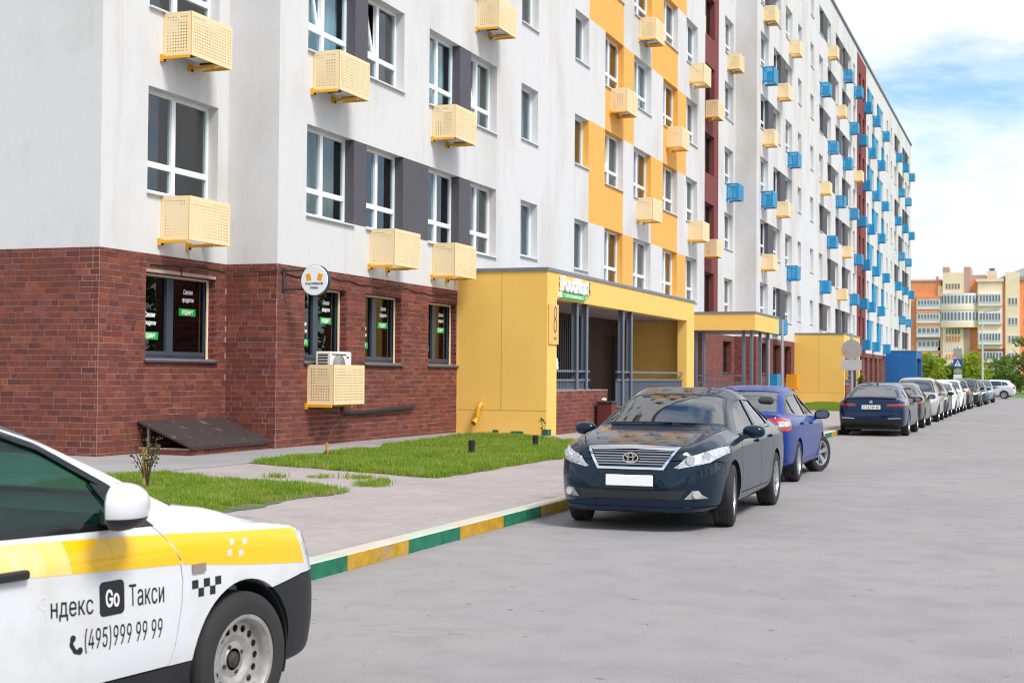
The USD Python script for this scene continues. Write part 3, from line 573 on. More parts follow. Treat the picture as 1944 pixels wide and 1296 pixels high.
# ------------------------------------------------------------------ light-well hatch at the foot of the wall
bitumen = P('bitumen_felt', (.035, .022, .022), .75, var=.35, vs=7, bump=.5, bs=70, dirt=((.13, .11, .1), 3.5, .6, .72))
h = thing('cellar_hatch', 'low brick light well with a sloping dark felt lid beside the wall', 'cellar hatch')
S0, S1, XF = 19.84, 22.35, -12.92
obj('lid', m3.Manifold.hull_points(np.array([(XB + .02, S0 - .05, .80), (XB + .02, S1 + .05, .80), (XF + .06, S1 + .05, .40), (XF + .06, S0 - .05, .40), (XB + .02, S0 - .05, .77), (XB + .02, S1 + .05, .77), (XF + .06, S1 + .05, .37), (XF + .06, S0 - .05, .37)], float)), bitumen, h)
rh = random.Random(5)
hb = bricks(S0 + .0, S1, .16, .375, [], on_x(XF), rh) + bricks(XB + .005, XF - .005, .16, .375, [], on_y(S0), rh)
for b in hb: obj('brick', b, brick_mat, h, tone=tones([b]))
obj('curb', [bx(XF - .1, XF - .008, S0 + .008, S1 - .03, .1, .37), bx(XB + .005, XF - .1, S0 + .008, S0 + .1, .1, .37)], mortar, h)
obj('prop', [bx(XB + .16, XB + .2, S0 + .02, S0 + .06, .375, .735)], P('galvanised', (.45, .47, .5), .4, metallic=.6), h)
obj('end_board', bx(XB + .1, XF - .1, S1 - .03, S1 - .005, .1, .37), bitumen, h)

# ------------------------------------------------------------------ entrance porches
yel = P('porch_yellow', (.88, .55, .13), .55, var=.02, vs=.8, dirt=((.82, .49, .10), .5, .45, .8))
blu = P('porch_blue', (.006, .125, .36), .5, var=.03, vs=.8)
soffit = P('porch_soffit', (.30, .27, .25), .8)
rail_mat = P('rail_grey', (.12, .145, .19), .4)
porch_floor = P('porch_floor', (.30, .28, .27), .85, var=.1, vs=3)
seam_mat = P('seam', (.42, .22, .02), .6)
def railing(t, x, y0, y1, zt, zb, name='railing', step=.11):
    r = obj(name, [bx(x - .03, x + .03, y0, y1, zt - .05, zt), bx(x - .03, x + .03, y0, y1, zt - .27, zt - .22), bx(x - .02, x + .02, y0, y1, zb, zb + .04)] + [bx(x - .035, x - .031 + .03, yy, yy + .05, zb + .04, zt - .271) for yy in np.arange(y0 + .02, y1 - .06, max(1.2, step))], rail_mat, t)
    for yy in np.arange(y0 + .1, y1 - .05, step): obj('baluster', bx(x - .012, x + .012, yy, yy + .025, zb + .041, zt - .271), rail_mat, r)
def box_porch(label, y0, y1, xo, left_pil, right_pil, mat, low_wall, posts, rails, group=None):
    t = thing('entrance_porch', label, 'entrance porch', group=group)
    zt, zl = 4.02, 3.40; w = .32
    obj('side_wall', facy(sbox(XD, .12, xo, zt), y0, -w, 0), mat, t)
    for xs in (XD + (xo - XD) * .5,): obj('panel_seam', facy(unary_union([sbox(xs - .004, .8, xs + .004, zt - .01), sbox(XD + .02, .785, xo - .02, .793)]), y0, 0, .0025), seam_mat, t)
    obj('rivets', [xf(lathe([(0, 0), (.011, 0), (.009, .006), (0, .007)], 8), T(xs, y0 - .002, zz) @ R([1, 0, 0], 90)) for zz in np.arange(.9, 3.9, .62)], seam_mat, t)
    if left_pil: obj('pillar', facx(sbox(y0 + w, .12, y0 + left_pil, zl), xo, -.3, 0), mat, t)
    obj('pillar', facx(sbox(y1 - right_pil, .12, y1, zl), xo, -.3, 0), mat, t)
    obj('side_wall', [bx(XD + .005, xo - .3, y1 - .32, y1 - .003, .12, zl)], mat, t)
    obj('fascia', [bx(xo - .3, xo, y0 + w, y1, zl, zt)], mat, t)
    obj('soffit', [bx(XD + .005, xo - .3, y0 + w, y1 - .003, zl, zl + .12)], soffit, t)
    obj('roof_edge', [bx(XD + .003, xo + .03, y0 - .03, y1 + .03, zt, zt + .075)], roof_trim, t)
    obj('floor', [bx(XD + .005, xo - .302, y0 + w, y1 - .33, .1, .3)], porch_floor, t)
    for py in posts: obj('post', [bx(xo - .22, xo - .19, py, py + .13, .3, zl), bx(xo - .10, xo - .07, py, py + .13, .3, zl), bx(xo - .19, xo - .10, py + .045, py + .085, .3, zl)], rail_mat, t)
    if low_wall:
        a, b = low_wall; ww = obj('low_wall', [bx(xo - .288, xo - .008, a, b - .008, .12, 1.235), bx(xo - .29, xo - .0, a, b, 1.235, 1.25)], mortar, t)
        for q in bricks(a, b, .17, 1.232, [], lambda p, q, z, z2, d: bx(xo - .28, xo - .004 + d * .5, p, q, z, z2), random.Random(9)): obj('brick', q, brick_mat, ww, tone=tones([q]))
    for (a, b, zz) in rails: railing(t, xo - .14, a, b, 1.74, zz)
    return t
Y1, X1 = 30.96, -10.61
p1 = box_porch('large yellow entrance porch with grey posts and a number plate, nearest the brick shop windows', Y1, 45.85, X1, .70, 1.05, yel, (31.66, 35.9), (33.45, 34.25, 37.6, 38.45), ((31.68, 34.65, 1.252), (37.2, 44.78, .75)))
obj('drain_spout', [tube([(-12.22, Y1 - .002, .92), (-12.22, Y1 - .1, .90), (-12.24, Y1 - .14, .82), (-12.27, Y1 - .14, .62), (-12.29, Y1 - .17, .55), (-12.31, Y1 - .27, .48)], [.055, .055, .06, .05, .06, .066], 12, False)], P('spout_yellow', (.7, .36, .02), .35), p1, 40)
kgm = P('base_green', (.008, .10, .05), .7, var=.3, vs=9)
obj('painted_base', [bx(a, b, Y1 - .012, Y1 - .001, .1, zz) for a, b, zz in ((-11.93, -11.79, .33), (-11.47, -11.18, .31), (-10.72, -10.6, .36))] + [bx(X1 + .001, X1 + .012, Y1 - .012, Y1 + .3, .1, .36)], kgm, p1)
shut = obj('shutter', [bx(XD + .003, XD + .03, 36.6, 41.0, .3, 3.35)], P('shutter_dark', (.02, .018, .02), .6), p1)
for yy in np.arange(36.7, 40.9, .2): obj('slat', bx(XD + .031, XD + .06, yy, yy + .09, .32, 3.3), P('slat_dark', (.045, .04, .045), .5), shut)
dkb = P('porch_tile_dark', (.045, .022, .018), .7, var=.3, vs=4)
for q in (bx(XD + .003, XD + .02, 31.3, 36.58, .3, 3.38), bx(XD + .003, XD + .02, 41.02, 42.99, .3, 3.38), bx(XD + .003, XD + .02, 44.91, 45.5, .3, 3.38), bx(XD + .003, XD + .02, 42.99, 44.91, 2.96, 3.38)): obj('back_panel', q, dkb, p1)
# number plate
pl = thing('number_plate', 'tan house number plate with a tall slim 8 on the yellow porch', 'number plate', (X1 + .012, 31.0, 0))
obj('plate', bx(0, .02, .02, .70, 2.33, 3.26), P('plate_tan', (.80, .47, .12), .5, var=.06, vs=4), pl)
def ring(cx, cz, rx, rz, w): 
    c = affinity.scale(Point(0, 0).buffer(1, 24), rx, rz); i = affinity.scale(Point(0, 0).buffer(1, 24), rx - w, rz - w); return affinity.translate(c.difference(i), cx, cz)
obj('numeral', facx(unary_union([ring(.45, 3.06, .105, .155, .032), ring(.45, 2.765, .115, .165, .032)]), 0, .021, .026), dark_ink, pl)
m = text('ДОМ', .06, True, sx=.9); obj('lettering', on_fx(m, .021, .36, 2.44), P('brown_ink', (.3, .16, .05), .6), pl)
# shop sign
ss = thing('shop_sign', 'white raised letters over a green strip on the yellow porch', 'shop sign', (X1, 31.75, 3.56))
for i, ch in enumerate('FoodMart'):
    pass
m = text('FoodMart', .34, True, .07); m[0][:, 0] *= 2.15 / m[0][:, 0].max(); obj('lettering', xf(m, T(.03, .0, .05) @ FX), P('letter_white', (.84, .85, .86), .4), ss)
obj('base_rail', [bx(0, .03, .05, 2.1, .08, .12), bx(0, .03, .05, 2.1, .25, .29)], white_pvc, ss)
leaf = affinity.rotate(affinity.scale(Point(0, 0).buffer(1, 12), .1, .05), 50); obj('leaf_emblem', facx(unary_union([affinity.translate(leaf, 2.28, .28), affinity.translate(affinity.rotate(leaf, 70), 2.30, .13)]), 0, .01, .06), P('leaf_green', (.02, .48, .12), .4), ss)
obj('green_strip', bx(0, .06, .12, 2.0, -.11, .015), P('strip_green', (.01, .52, .10), .4), ss)
obj('end_cap', bx(0, .062, -.02, .119, -.11, .015), white_pvc, ss)
m = text('СУПЕРМАРКЕТ', .07, True); m[0][:, 0] *= 1.5 / m[0][:, 0].max(); obj('lettering', on_fx(m, .061, .3, -.085), white_pvc, ss)
orn = tag(obj('ornament', xf(lathe([(0, 0), (.05, 0), (.06, .05), (.045, .11), (.055, .17), (.03, .22), (.035, .26), (.0, .3)], 14), T(X1 - .14, 32.05, 1.74)), white_pvc, None, True), 'small white bottle shaped ornament standing on the porch rail', 'ornament')
# the other porches
p3 = box_porch('plain yellow porch with a blank side wall behind the blue saloon', 80.3, 87.8, -10.12, .35, .4, yel, (81.0, 83.6), (84.0, 86.4), ((81.0, 84.0, 1.252),))
p4 = box_porch('deep blue porch at the far end of the white building', 130.85, 137.5, -10.2, .5, .6, blu, None, (133.4,), ((131.5, 136.8, .6),))
obj('low_parapet', [bx(-11.6, -11.4, 118.5, 130.8, .1, 1.15)], blu, p4)
c2 = thing('flat_canopy', 'flat yellow canopy on pairs of slim grey posts between two porches', 'canopy')
ca, cb, cx = 53.65, 58.9, -10.07
obj('fascia', [bx(XD + .005, cx, ca, ca + .1, 3.38, 4.02), bx(cx - .1, cx, ca + .1, cb, 3.38, 4.02), bx(XB + .01, cx - .1, cb - .1, cb, 3.38, 4.02)], yel, c2)
obj('soffit', bx(XD + .005, cx - .1, ca + .1, cb - .1, 3.40, 3.5), soffit, c2)
obj('roof_edge', bx(XD + .003, cx + .03, ca - .03, cb + .03, 4.02, 4.09), roof_trim, c2)
for px_, py_ in ((-10.55, 53.9), (-10.25, 53.9), (-10.25, 55.7), (-10.25, 57.4), (-12.4, 53.9), (-12.1, 53.9)): obj('post', cbx(px_ - .06, px_ + .06, py_ - .06, py_ + .06, .15, 3.40, .01), rail_mat, c2)
rr = thing('handrail', 'grey barred handrail beside the flat yellow canopy', 'handrail', (0, 0, 0))
obj('top_rail', [bx(-12.6, -10.2, 52.6, 52.66, 1.62, 1.68), bx(-12.6, -10.2, 52.6, 52.66, 1.38, 1.43)], rail_mat, rr)
for xx in np.arange(-12.55, -10.2, .14): obj('baluster', bx(xx, xx + .03, 52.61, 52.65, .35, 1.38), rail_mat, rr)
obj('wall_base', bx(-12.7, -10.15, 52.5, 52.76, .12, .35), P('base_grey', (.3, .29, .28), .8), rr)
# rubbish bin
bn = thing('rubbish_bin', 'dark red rubbish bin with litter on its lid beside the low brick wall', 'rubbish bin', (-10.33, 34.9, .17))
obj('body', cbx(-.2, .2, -.24, .24, .06, .74, .02), P('bin_red', (.10, .018, .015), .5, var=.2, vs=8), bn)
obj('lid', cbx(-.22, .22, -.26, .26, .742, .79, .012), dark_metal, bn)
obj('leg', bx(-.15, -.11, -.2, .2, 0, .058), dark_metal, bn); obj('leg', bx(.11, .15, -.2, .2, 0, .058), dark_metal, bn)
obj('litter', trimesh.creation.icosphere(1, .06).apply_scale((1.2, .8, .7)).apply_translation((-.05, -.12, .83)), white_pvc, bn)
# ------------------------------------------------------------------ cars
from scipy.interpolate import PchipInterpolator
def paint(name, col, metal=.0, rough=.32, coat=.75, dirt=None):
    return P(name, col, rough, coat_weight=coat, coat_roughness=.0, metallic=metal, specular_ior_level=.1, coat_ior=1.45, dirt=dirt)
tyre_mat = P('tyre_rubber', (.022, .021, .021), .8, var=.25, vs=9, bump=.15, bs=80)
black_plastic = P('black_plastic', (.012, .012, .014), .55, bump=.08, bs=200)
gloss_black = P('gloss_black', (.008, .008, .009), .12)
chrome = P('chrome', (.78, .78, .80), .12, metallic=1.0)
alloy = P('alloy', (.55, .55, .57), .3, metallic=.9)
steel_rim = P('steel_rim', (.42, .41, .39), .45, var=.3, vs=18, metallic=.6)
car_inside = P('car_inside', (.03, .031, .034), .8)
seat_mat = P('seat_cloth', (.045, .047, .052), .9)
lamp_clear = P('lamp_clear', (.42, .44, .47), .15, var=.55, vs=22, coat_weight=1.0)
lamp_red = P('lamp_red', (.42, .008, .012), .15, coat_weight=1.0); lamp_dred = P('lamp_dark_red', (.12, .004, .006), .15, coat_weight=1.0)
lamp_orange = P('lamp_orange', (.75, .2, .06), .2); mirror_glass = P('mirror_glass', (.25, .28, .32), .03, metallic=1.0); plate_white = P('plate_white', (.86, .86, .86), .4)
bulb = P('lamp_bulb', (.8, .82, .85), .08, metallic=.85)
car_glass = glassy('car_glass', (.42, .56, .54), 2.9); dark_glass = P('dark_glass', (.03, .035, .04), .03, specular_ior_level=.9, coat_weight=1.0)

def catmull(pts, per):
    """pts (S, K, 2) -> (S, (K - 1) * per + 1, 2), one spline per station"""
    p = np.concatenate([2 * pts[:, :1] - pts[:, 1:2], pts, 2 * pts[:, -1:] - pts[:, -2:-1]], 1); out = []
    for i in range(pts.shape[1] - 1):
        p0, p1, p2, p3 = (p[:, i + j][:, None] for j in range(4)); t = (np.arange(per) / per)[None, :, None]
        # tangents limited by chord so that uneven spacing makes no loops
        d1, d0, d2 = np.linalg.norm(p2 - p1, axis=-1, keepdims=True) + 1e-6, np.linalg.norm(p1 - p0, axis=-1, keepdims=True) + 1e-6, np.linalg.norm(p3 - p2, axis=-1, keepdims=True) + 1e-6
        m1 = ((p1 - p0) / d0 * d1 + (p2 - p1) / d1 * d0) / (d0 + d1) * d1; m2 = ((p2 - p1) / d1 * d2 + (p3 - p2) / d2 * d1) / (d1 + d2) * d1
        out.append((2 * t**3 - 3 * t**2 + 1) * p1 + (t**3 - 2 * t**2 + t) * m1 + (-2 * t**3 + 3 * t**2) * p2 + (t**3 - t**2) * m2)
    return np.concatenate(out + [pts[:, -1:]], 1)
class Shell:
    """a car's outer skin as one closed surface, with offset copies and pieces cut from it"""
    def __init__(s, top, belt, bot, wid, rw, n=84, per=5, side=.5):
        C = {k: PchipInterpolator(*np.array(sorted(v)).T) for k, v in dict(top=top, belt=belt, bot=bot, wid=wid, rw=rw).items()}; s.C = C
        x0, x1 = min(p[0] for p in top), max(p[0] for p in top); s.x0, s.x1 = x0, x1
        u = np.linspace(0, 1, n); xs = x0 + (x1 - x0) * (u - .62 * np.sin(2 * np.pi * u) / (2 * np.pi)); xs = np.sort(np.concatenate([xs, [p[0] for p in top[2:-2]]])); xs = xs[np.concatenate([[True], np.diff(xs) > .004])]
        t, b, o, w, r = (C[k](xs) for k in ('top', 'belt', 'bot', 'wid', 'rw')); b = np.minimum(b, t - .012); h = t - b
        mx = lambda a, c, q: a + (c - a) * q
        ctl = [(0 * w, o), (.55 * w, o), (.86 * w, o + .012), (.955 * w, o + .06), (.984 * w, o + .16 * np.clip((b - o) / .6, .3, 1)), (w, o + side * (b - o)), (.994 * w, o + .74 * (b - o)), (.976 * w, b - .05 * np.clip((b - o) / .6, .2, 1)), (.945 * w, b),
               (mx(.93 * w, r, .08), b + .12 * h), (mx(.93 * w, r, .5), b + .52 * h), (mx(.93 * w, r, .9), b + .85 * h), (r * .90, b + .945 * h), (r * .62, b + .985 * h), (r * .3, b + .997 * h), (0 * w, t)]
        sec = catmull(np.stack([np.stack(c, -1) for c in ctl], 1), per)
        S, K = sec.shape[:2]
        ring = np.concatenate([sec, (sec * [-1, 1])[:, -2:0:-1]], 1); m = ring.shape[1]
        v = np.concatenate([np.broadcast_to(xs[:, None, None], (S, m, 1)), ring], -1).reshape(-1, 3)
        i, j = np.meshgrid(np.arange(S - 1), np.arange(m), indexing='ij'); k = (j + 1) % m
        a, bb, c, d = i * m + j, i * m + k, (i + 1) * m + k, (i + 1) * m + j
        f = [np.stack([a, d, bb], -1).reshape(-1, 3), np.stack([bb, d, c], -1).reshape(-1, 3)]
        c0, c1 = len(v), len(v) + 1
        v = np.vstack([v, [[xs[0], 0, (o[0] + t[0]) / 2], [xs[-1], 0, (o[-1] + t[-1]) / 2]]])
        jj = np.arange(m); kk = (jj + 1) % m
        f += [np.stack([np.full(m, c0), jj, kk], -1), np.stack([np.full(m, c1), (S - 1) * m + kk, (S - 1) * m + jj], -1)]
        f = np.concatenate(f); s.v, s.f = v, f
        n_ = np.zeros_like(v); fn = np.cross(v[f[:, 1]] - v[f[:, 0]], v[f[:, 2]] - v[f[:, 0]])
        for q in range(3): np.add.at(n_, f[:, q], fn)
        s.n = n_ / (np.linalg.norm(n_, axis=1, keepdims=True) + 1e-12)
        if ((v * s.n).sum(1)).mean() < 0: s.f, s.n = f[:, ::-1], -s.n
        s.cache = {}
    def at(s, d):
        if d not in s.cache: s.cache[d] = m3.Manifold(m3.Mesh(np.hstack([s.v - s.n * d, s.n]).astype(np.float32), s.f.astype(np.uint32)))
        return s.cache[d]
    def skin(s, prism, d0, d1): return (s.at(d0) ^ prism) - s.at(d1)
def prism_side(poly, lo, hi):          # polygon in (x, z), extruded along y
    return mani(join([xf(m, np.array([[1, 0, 0, 0], [0, 0, -1, 0], [0, 1, 0, 0], [0, 0, 0, 1.]])) for m in extr(poly, -hi, -lo)]))
def prism_front(poly, lo, hi): return mani(join([xf(m, FX) for m in extr(poly, lo, hi)]))      # (y, z) along x
def prism_top(poly, lo, hi): return mani(join(extr(poly, lo, hi)))
def mani(m):
    v, f = m; t = trimesh.Trimesh(v, f, process=True); return m3.Manifold(m3.Mesh(t.vertices.astype(np.float32), t.faces.astype(np.uint32)))
def cut(m, flat=False):
    """Manifold -> (v, f, n): skin normals where the skin survives, flat ones on cut faces"""
    q = m.to_mesh(); vp, f = q.vert_properties, q.tri_verts
    if len(f) == 0: return None
    v = vp[:, :3].astype(float); P3 = v[f]; fn = np.cross(P3[:, 1] - P3[:, 0], P3[:, 2] - P3[:, 0]); L = np.linalg.norm(fn, axis=1); ok = L > 1e-12; f, P3, fn = f[ok], P3[ok], fn[ok] / L[ok, None]
    n = np.repeat(fn[:, None], 3, 1)
    if vp.shape[1] >= 6 and not flat:
        pn = vp[f][:, :, 3:6]; l = np.linalg.norm(pn, axis=2); good = (l > .5).all(1); pn = pn / np.maximum(l, 1e-9)[..., None]
        dt = (pn * fn[:, None]).sum(2)
        keep = good & (dt > .35).all(1); n[keep] = pn[keep]
        inv = good & (dt < -.35).all(1); n[inv] = -pn[inv]
    V = np.concatenate([P3, n], 2).reshape(-1, 6); U, ix = np.unique(np.round(V, 5), axis=0, return_inverse=True)
    return U[:, :3], ix.reshape(-1, 3), U[:, 3:]
def piece(name, m, mat, parent, label=None):
    c = cut(m)
    if c is None: return None
    return obj(name, c, mat, parent, label=label)
def mirror_y(m): return m.mirror((0, 1, 0))

def wheel(t, x, y, r, wd, side, style, steer=0.0, rim_mat=None):
    """tyre > rim, hub; side +1: outer face towards +y"""
    rr = r * .655
    prof = [(rr, -wd * .42), (rr + .012, -wd * .5), (r * .87, -wd * .52), (r * .955, -wd * .47), (r * .99, -wd * .38)]
    for q in (-.24, -.08, .08, .24): prof += [(r, wd * (q - .06)), (r, wd * (q + .055)), (r - .009, wd * (q + .06)), (r - .009, wd * (q + .098))]
    prof = prof[:-2] + [(r * .99, wd * .38), (r * .955, wd * .47), (r * .87, wd * .52), (r * .80, wd * .515), (rr + .012, wd * .5), (rr, wd * .42), (rr - .004, 0), (rr, -wd * .42)]
    A = T(x, y, r) @ R([0, 0, 1], steer) @ np.diag([1, 1.0 if side > 0 else -1.0, 1, 1])
    base = lathe(prof, 44, 'y')
    w = obj('wheel', xf(base, A), tyre_mat, t, 35)
    rm = rim_mat or alloy
    lip = [(rr - .001, wd * .40), (rr + .006, wd * .47), (rr - .012, wd * .46), (rr - .03, wd * .30), (rr - .035, -wd * .4), (rr - .001, -wd * .4), (rr - .001, wd * .40)]
    L = lathe(lip, 44, 'y')
    obj('rim', xf(L, A), rm, w, 35)
    disc = lathe([(0, wd * .02), (rr - .04, wd * .0), (rr - .04, -.02), (0, -.02)], 32, 'y')
    if style == 'steel':
        D = sbox(-1, -1, 1, 1); c = Point(0, 0).buffer(rr - .028, 24); hs = [Point(.70 * rr * math.cos(a), .70 * rr * math.sin(a)).buffer(.017, 6) for a in np.arange(16) / 16 * 2 * math.pi]
        face = c.difference(unary_union(hs)).difference(Point(0, 0).buffer(.03))
        FYo = np.array([[1, 0, 0, 0], [0, 0, 1, 0], [0, 1, 0, 0], [0, 0, 0, 1.]])
        obj('rim_face', [xf(xf(m, FYo), A) for m in extr(face.difference(Point(0, 0).buffer(rr * .55)), wd * .17, wd * .19)], rm, w)
        dish = lathe([(rr * .555, wd * .19), (rr * .52, wd * .185), (rr * .40, wd * .10), (rr * .30, wd * .12), (rr * .27, wd * .15), (.05, wd * .15), (.05, wd * .12), (rr * .4, wd * .07), (rr * .555, wd * .16), (rr * .555, wd * .19)], 36, 'y')
        obj('rim_dish', xf(dish, A), rm, w, 40)
        hub = lathe([(0, wd * .21), (.02, wd * .21), (.026, wd * .17), (.036, wd * .155), (.036, wd * .1), (0, wd * .1)], 20, 'y')
        obj('hub', xf(hub, A), P('rusty_hub', (.04, .03, .025), .7, var=.4, vs=60), w, 40)
        for a in np.arange(4) / 4 * 2 * math.pi + .4: obj('wheel_nut', xf(xf(lathe([(0, .03), (.009, .03), (.011, 0), (0, 0)], 6, 'y'), np.diag([1, -1, 1, 1.])), A @ T(.062 * math.cos(a), wd * .15, .062 * math.sin(a))), dark_metal, w)
        obj('brake_drum', xf(disc, A @ T(0, -.01, 0)), P('brake_dark', (.02, .018, .016), .8), w)
    else:
        ns = {'ten': 10, 'five': 5, 'multi': 14}[style]; hw = {'ten': .017, 'five': .034, 'multi': .012}[style]; sp = []
        for a in np.arange(ns) / ns * 2 * math.pi:
            prf = m3.Manifold.hull_points(np.array([(q * s_ * hh, yy, zz) for (zz, hh, ya, yb) in ((.05, hw * .8, wd * .30, wd * .16), (rr - .02, hw * 1.35, wd * .42, wd * .25)) for q in (1,) for s_ in (-1, 1) for yy in (ya, yb)], float))
            sp.append(xf(join([prf]), R([0, 1, 0], math.degrees(a))))
        obj('spokes', [xf(q, A) for q in sp], rm, w)
        hub = lathe([(0, wd * .36), (.03, wd * .36), (.055, wd * .31), (.062, wd * .24), (.062, wd * .1), (0, wd * .1)], 20, 'y')
        obj('hub', xf(hub, A), rm, w, 40)
        obj('brake_disc', xf(disc, A), P('brake_disc', (.10, .10, .105), .45, metallic=.6), w)
    return w

def build_car(name, label, loc, rz, S, group=None):
    """S: dictionary of the car's measures, colours and pieces; x forward, y to the car's left, z up, origin between the axles on the ground"""
    t = thing(name, label, S.get('cat', 'car'), loc, rz, group)
    sh = Shell(S['top'], S['belt'], S['bot'], S['wid'], S['rw'], S.get('n', 84), S.get('per', 5), S.get('side', .5)); body_m = S['paint']
    wb, r = S['wb'], S['r']; lo, hi = sh.x0 - .1, sh.x1 + .1
    W = max(p[1] for p in S['wid'])
    win = {k: Polygon(p) for k, p in S['side_windows'].items()}
    wsP, rwP = Polygon(S['windscreen']), Polygon(S['rear_window'])
    B = sh.at(0.0)
    cav = (m3.Manifold.cube((S['cab'][1] - S['cab'][0], 3, 2)).translate((S['cab'][0], -1.5, S.get('floor', .34)))) ^ sh.at(.045)
    holes_ = cav
    arch = [(wb / 2, S.get('arch_f', r + .035)), (-wb / 2, S.get('arch_r', r + .035))]
    for ax, ar in arch:
        for s in (-1, 1):
            c = m3.Manifold.cylinder(.32, ar, ar, 48).rotate((90, 0, 0)).translate((ax, (W + .1) if s > 0 else (-W + .22), r + .015)); holes_ = holes_ + c
    for k, p in win.items():
        for s in (-1, 1): holes_ = holes_ + prism_side(p, *((.35, 1.5) if s > 0 else (-1.5, -.35)))
    wprism = prism_top(wsP, .80, 2.0) ^ m3.Manifold.cube((3, 3, 2)).translate((S['ws_x'][0], -1.5, .5)); rprism = prism_top(rwP, .85, 2.0)
    holes_ = holes_ + wprism + rprism
    body = B - holes_
    # panels: doors, bonnet, boot lid, bumpers, lamps; each is cut out with a narrow gap
    G = S.get('gap', .006)
    parts = []
    for nm, poly in S.get('doors', []):
        q = Polygon(poly)
        for s in (-1, 1):
            rng_ = (.5, 1.5) if s > 0 else (-1.5, -.5)
            parts.append((nm, body ^ prism_side(q.buffer(-G / 2, join_style=2), *rng_), body_m, s)); body = body - prism_side(q.buffer(G / 2, join_style=2), *rng_)
    for nm, poly, zlo in S.get('lids', []):
        q = Polygon(poly); parts.append((nm, body ^ prism_top(q.buffer(-G / 2), zlo, 2), body_m, 0)); body = body - prism_top(q.buffer(G / 2), zlo, 2)
    lamps = []
    for nm, proj, poly, rng_, mat, both in S.get('lamps', []):
        q = Polygon(poly)
        for s in ((1, -1) if both else (1,)):
            pr = {'front': prism_front, 'side': prism_side}[proj](q, *rng_); pr = pr if s > 0 else mirror_y(pr)
            lamps.append((nm, sh.skin(pr, .002, .03), mat)); 
            po = {'front': prism_front, 'side': prism_side}[proj](q.buffer(.004, join_style=2), *rng_); po = po if s > 0 else mirror_y(po)
            body = body - (po - sh.at(.035)); parts = [(a, m - (po - sh.at(.035)), c, d) for a, m, c, d in parts]
    for nm, proj, poly, rng_, mat in S.get('panels', []):
        q = Polygon(poly); pr = {'front': prism_front, 'side': prism_side}[proj]
        parts.append((nm, body ^ pr(q.buffer(-G / 2), *rng_), mat or body_m, 0)); body = body - pr(q.buffer(G / 2), *rng_)
    piece('body', body, body_m, t)
    doors = {}
    for nm, m, mt, s in parts:
        d = piece(nm, m, mt, t)
        if nm.endswith('door'): doors[(nm, s, len(doors))] = d
    for nm, m, mt in lamps: piece(nm, m, mt, t)
    # glass and rubber
    glass = S.get('glass', car_glass)
    for k, p in win.items():
        for s in (-1, 1):
            rng_ = (.35, 1.5) if s > 0 else (-1.5, -.35)
            piece('side_window', sh.skin(prism_side(p, *rng_), .010, .016), glass, t)
            piece('window_seal', sh.skin(prism_side(p.buffer(.016, join_style=2).difference(p.buffer(-.012, join_style=2)), *rng_), -.0015, .03), gloss_black, t)
    piece('windscreen', sh.skin(wprism, .006, .012), glass, t)
    piece('rear_window', sh.skin(rprism, .006, .012), S.get('rear_glass', glass), t)
    piece('windscreen_seal', sh.skin(prism_top(wsP.buffer(.002).difference(wsP.buffer(-.03)), .80, 2) ^ m3.Manifold.cube((3, 3, 2)).translate((S['ws_x'][0], -1.5, .5)), .003, .012), gloss_black, t)
    for nm, proj, poly, rng_, mat, d0, d1 in S.get('skins', []):
        for q in (poly if isinstance(poly, list) and isinstance(poly[0], (Polygon,)) else [Polygon(poly) if not hasattr(poly, 'area') else poly]):
            piece(nm, sh.skin({'front': prism_front, 'side': prism_side, 'top': prism_top}[proj](q, *rng_), d0, d1), mat, t)
    # inner arches, floor, wheels
    for ax, ar in arch:
        for s in (-1, 1):
            c = (m3.Manifold.cylinder(.26, ar - .003, ar - .003, 40) - m3.Manifold.cylinder(.5, ar - .012, ar - .012, 40).translate((0, 0, -.1))).rotate((90, 0, 0)).translate((ax, (W - .035) if s > 0 else (-W + .295), r + .015))
            obj('arch_liner', c.trim_by_plane((0, 0, 1), .2), black_plastic, t, 35)
            wheel(t, ax, s * (W - S.get('inset', .115)), r, S.get('tw', .205), s, S.get('rim', 'ten'), S.get('steer', 0) if ax > 0 else 0, S.get('rim_mat'))
    obj('underbody', [bx(sh.x0 + .35, sh.x1 - .35, -W + .2, W - .2, .17, .30)], black_plastic, t)
    # cabin
    if S.get('cabin', True):
        fx = S['seats']
        for sx_ in fx:
            for s in (-1, 1):
                c = obj('seat', cbx(sx_ - .25, sx_ + .25, s * .36 - .24, s * .36 + .24, .36, .56, .05), seat_mat, t, 30)
                obj('seat_back', xf(join([cbx(-.07, .07, -.23, .23, 0, .60, .05)]), T(sx_ - .24, s * .36, .52) @ R([0, 1, 0], -14)), seat_mat, c, 30)
                obj('head_rest', xf(join([cbx(-.05, .05, -.12, .12, .62, .80, .04)]), T(sx_ - .24, s * .36, .52) @ R([0, 1, 0], -14)), seat_mat, c, 30)
        dx = S['cab'][1]
        obj('dashboard', m3.Manifold.hull_points(np.array([(dx - .02, s * (W - .16), z) for s in (-1, 1) for z in (.55, S['dash'])] + [(dx - .42, s * (W - .16), z) for s in (-1, 1) for z in (.6, S['dash'] - .05)], float)), car_inside, t, 30)
        sw = [(math.cos(a) * .185, math.sin(a) * .185) for a in np.linspace(0, 2 * math.pi, 33)]
        M = T(dx - .52, .36, S['dash'] - .03) @ R([0, 1, 0], 65)
        obj('steering_wheel', [xf(tube([(a, b, 0) for a, b in sw], .014, 8, False), M), xf(bx(-.17, .17, -.03, .03, -.01, .01), M), xf(bx(-.02, .17, -.03, .03, -.012, .012), M @ R([0, 0, 1], -90))], car_inside, t)
        obj('inside_mirror', xf(join([cbx(-.015, .015, -.11, .11, -.03, .03, .012)]), T(*S['in_mirror'])), car_inside, t)
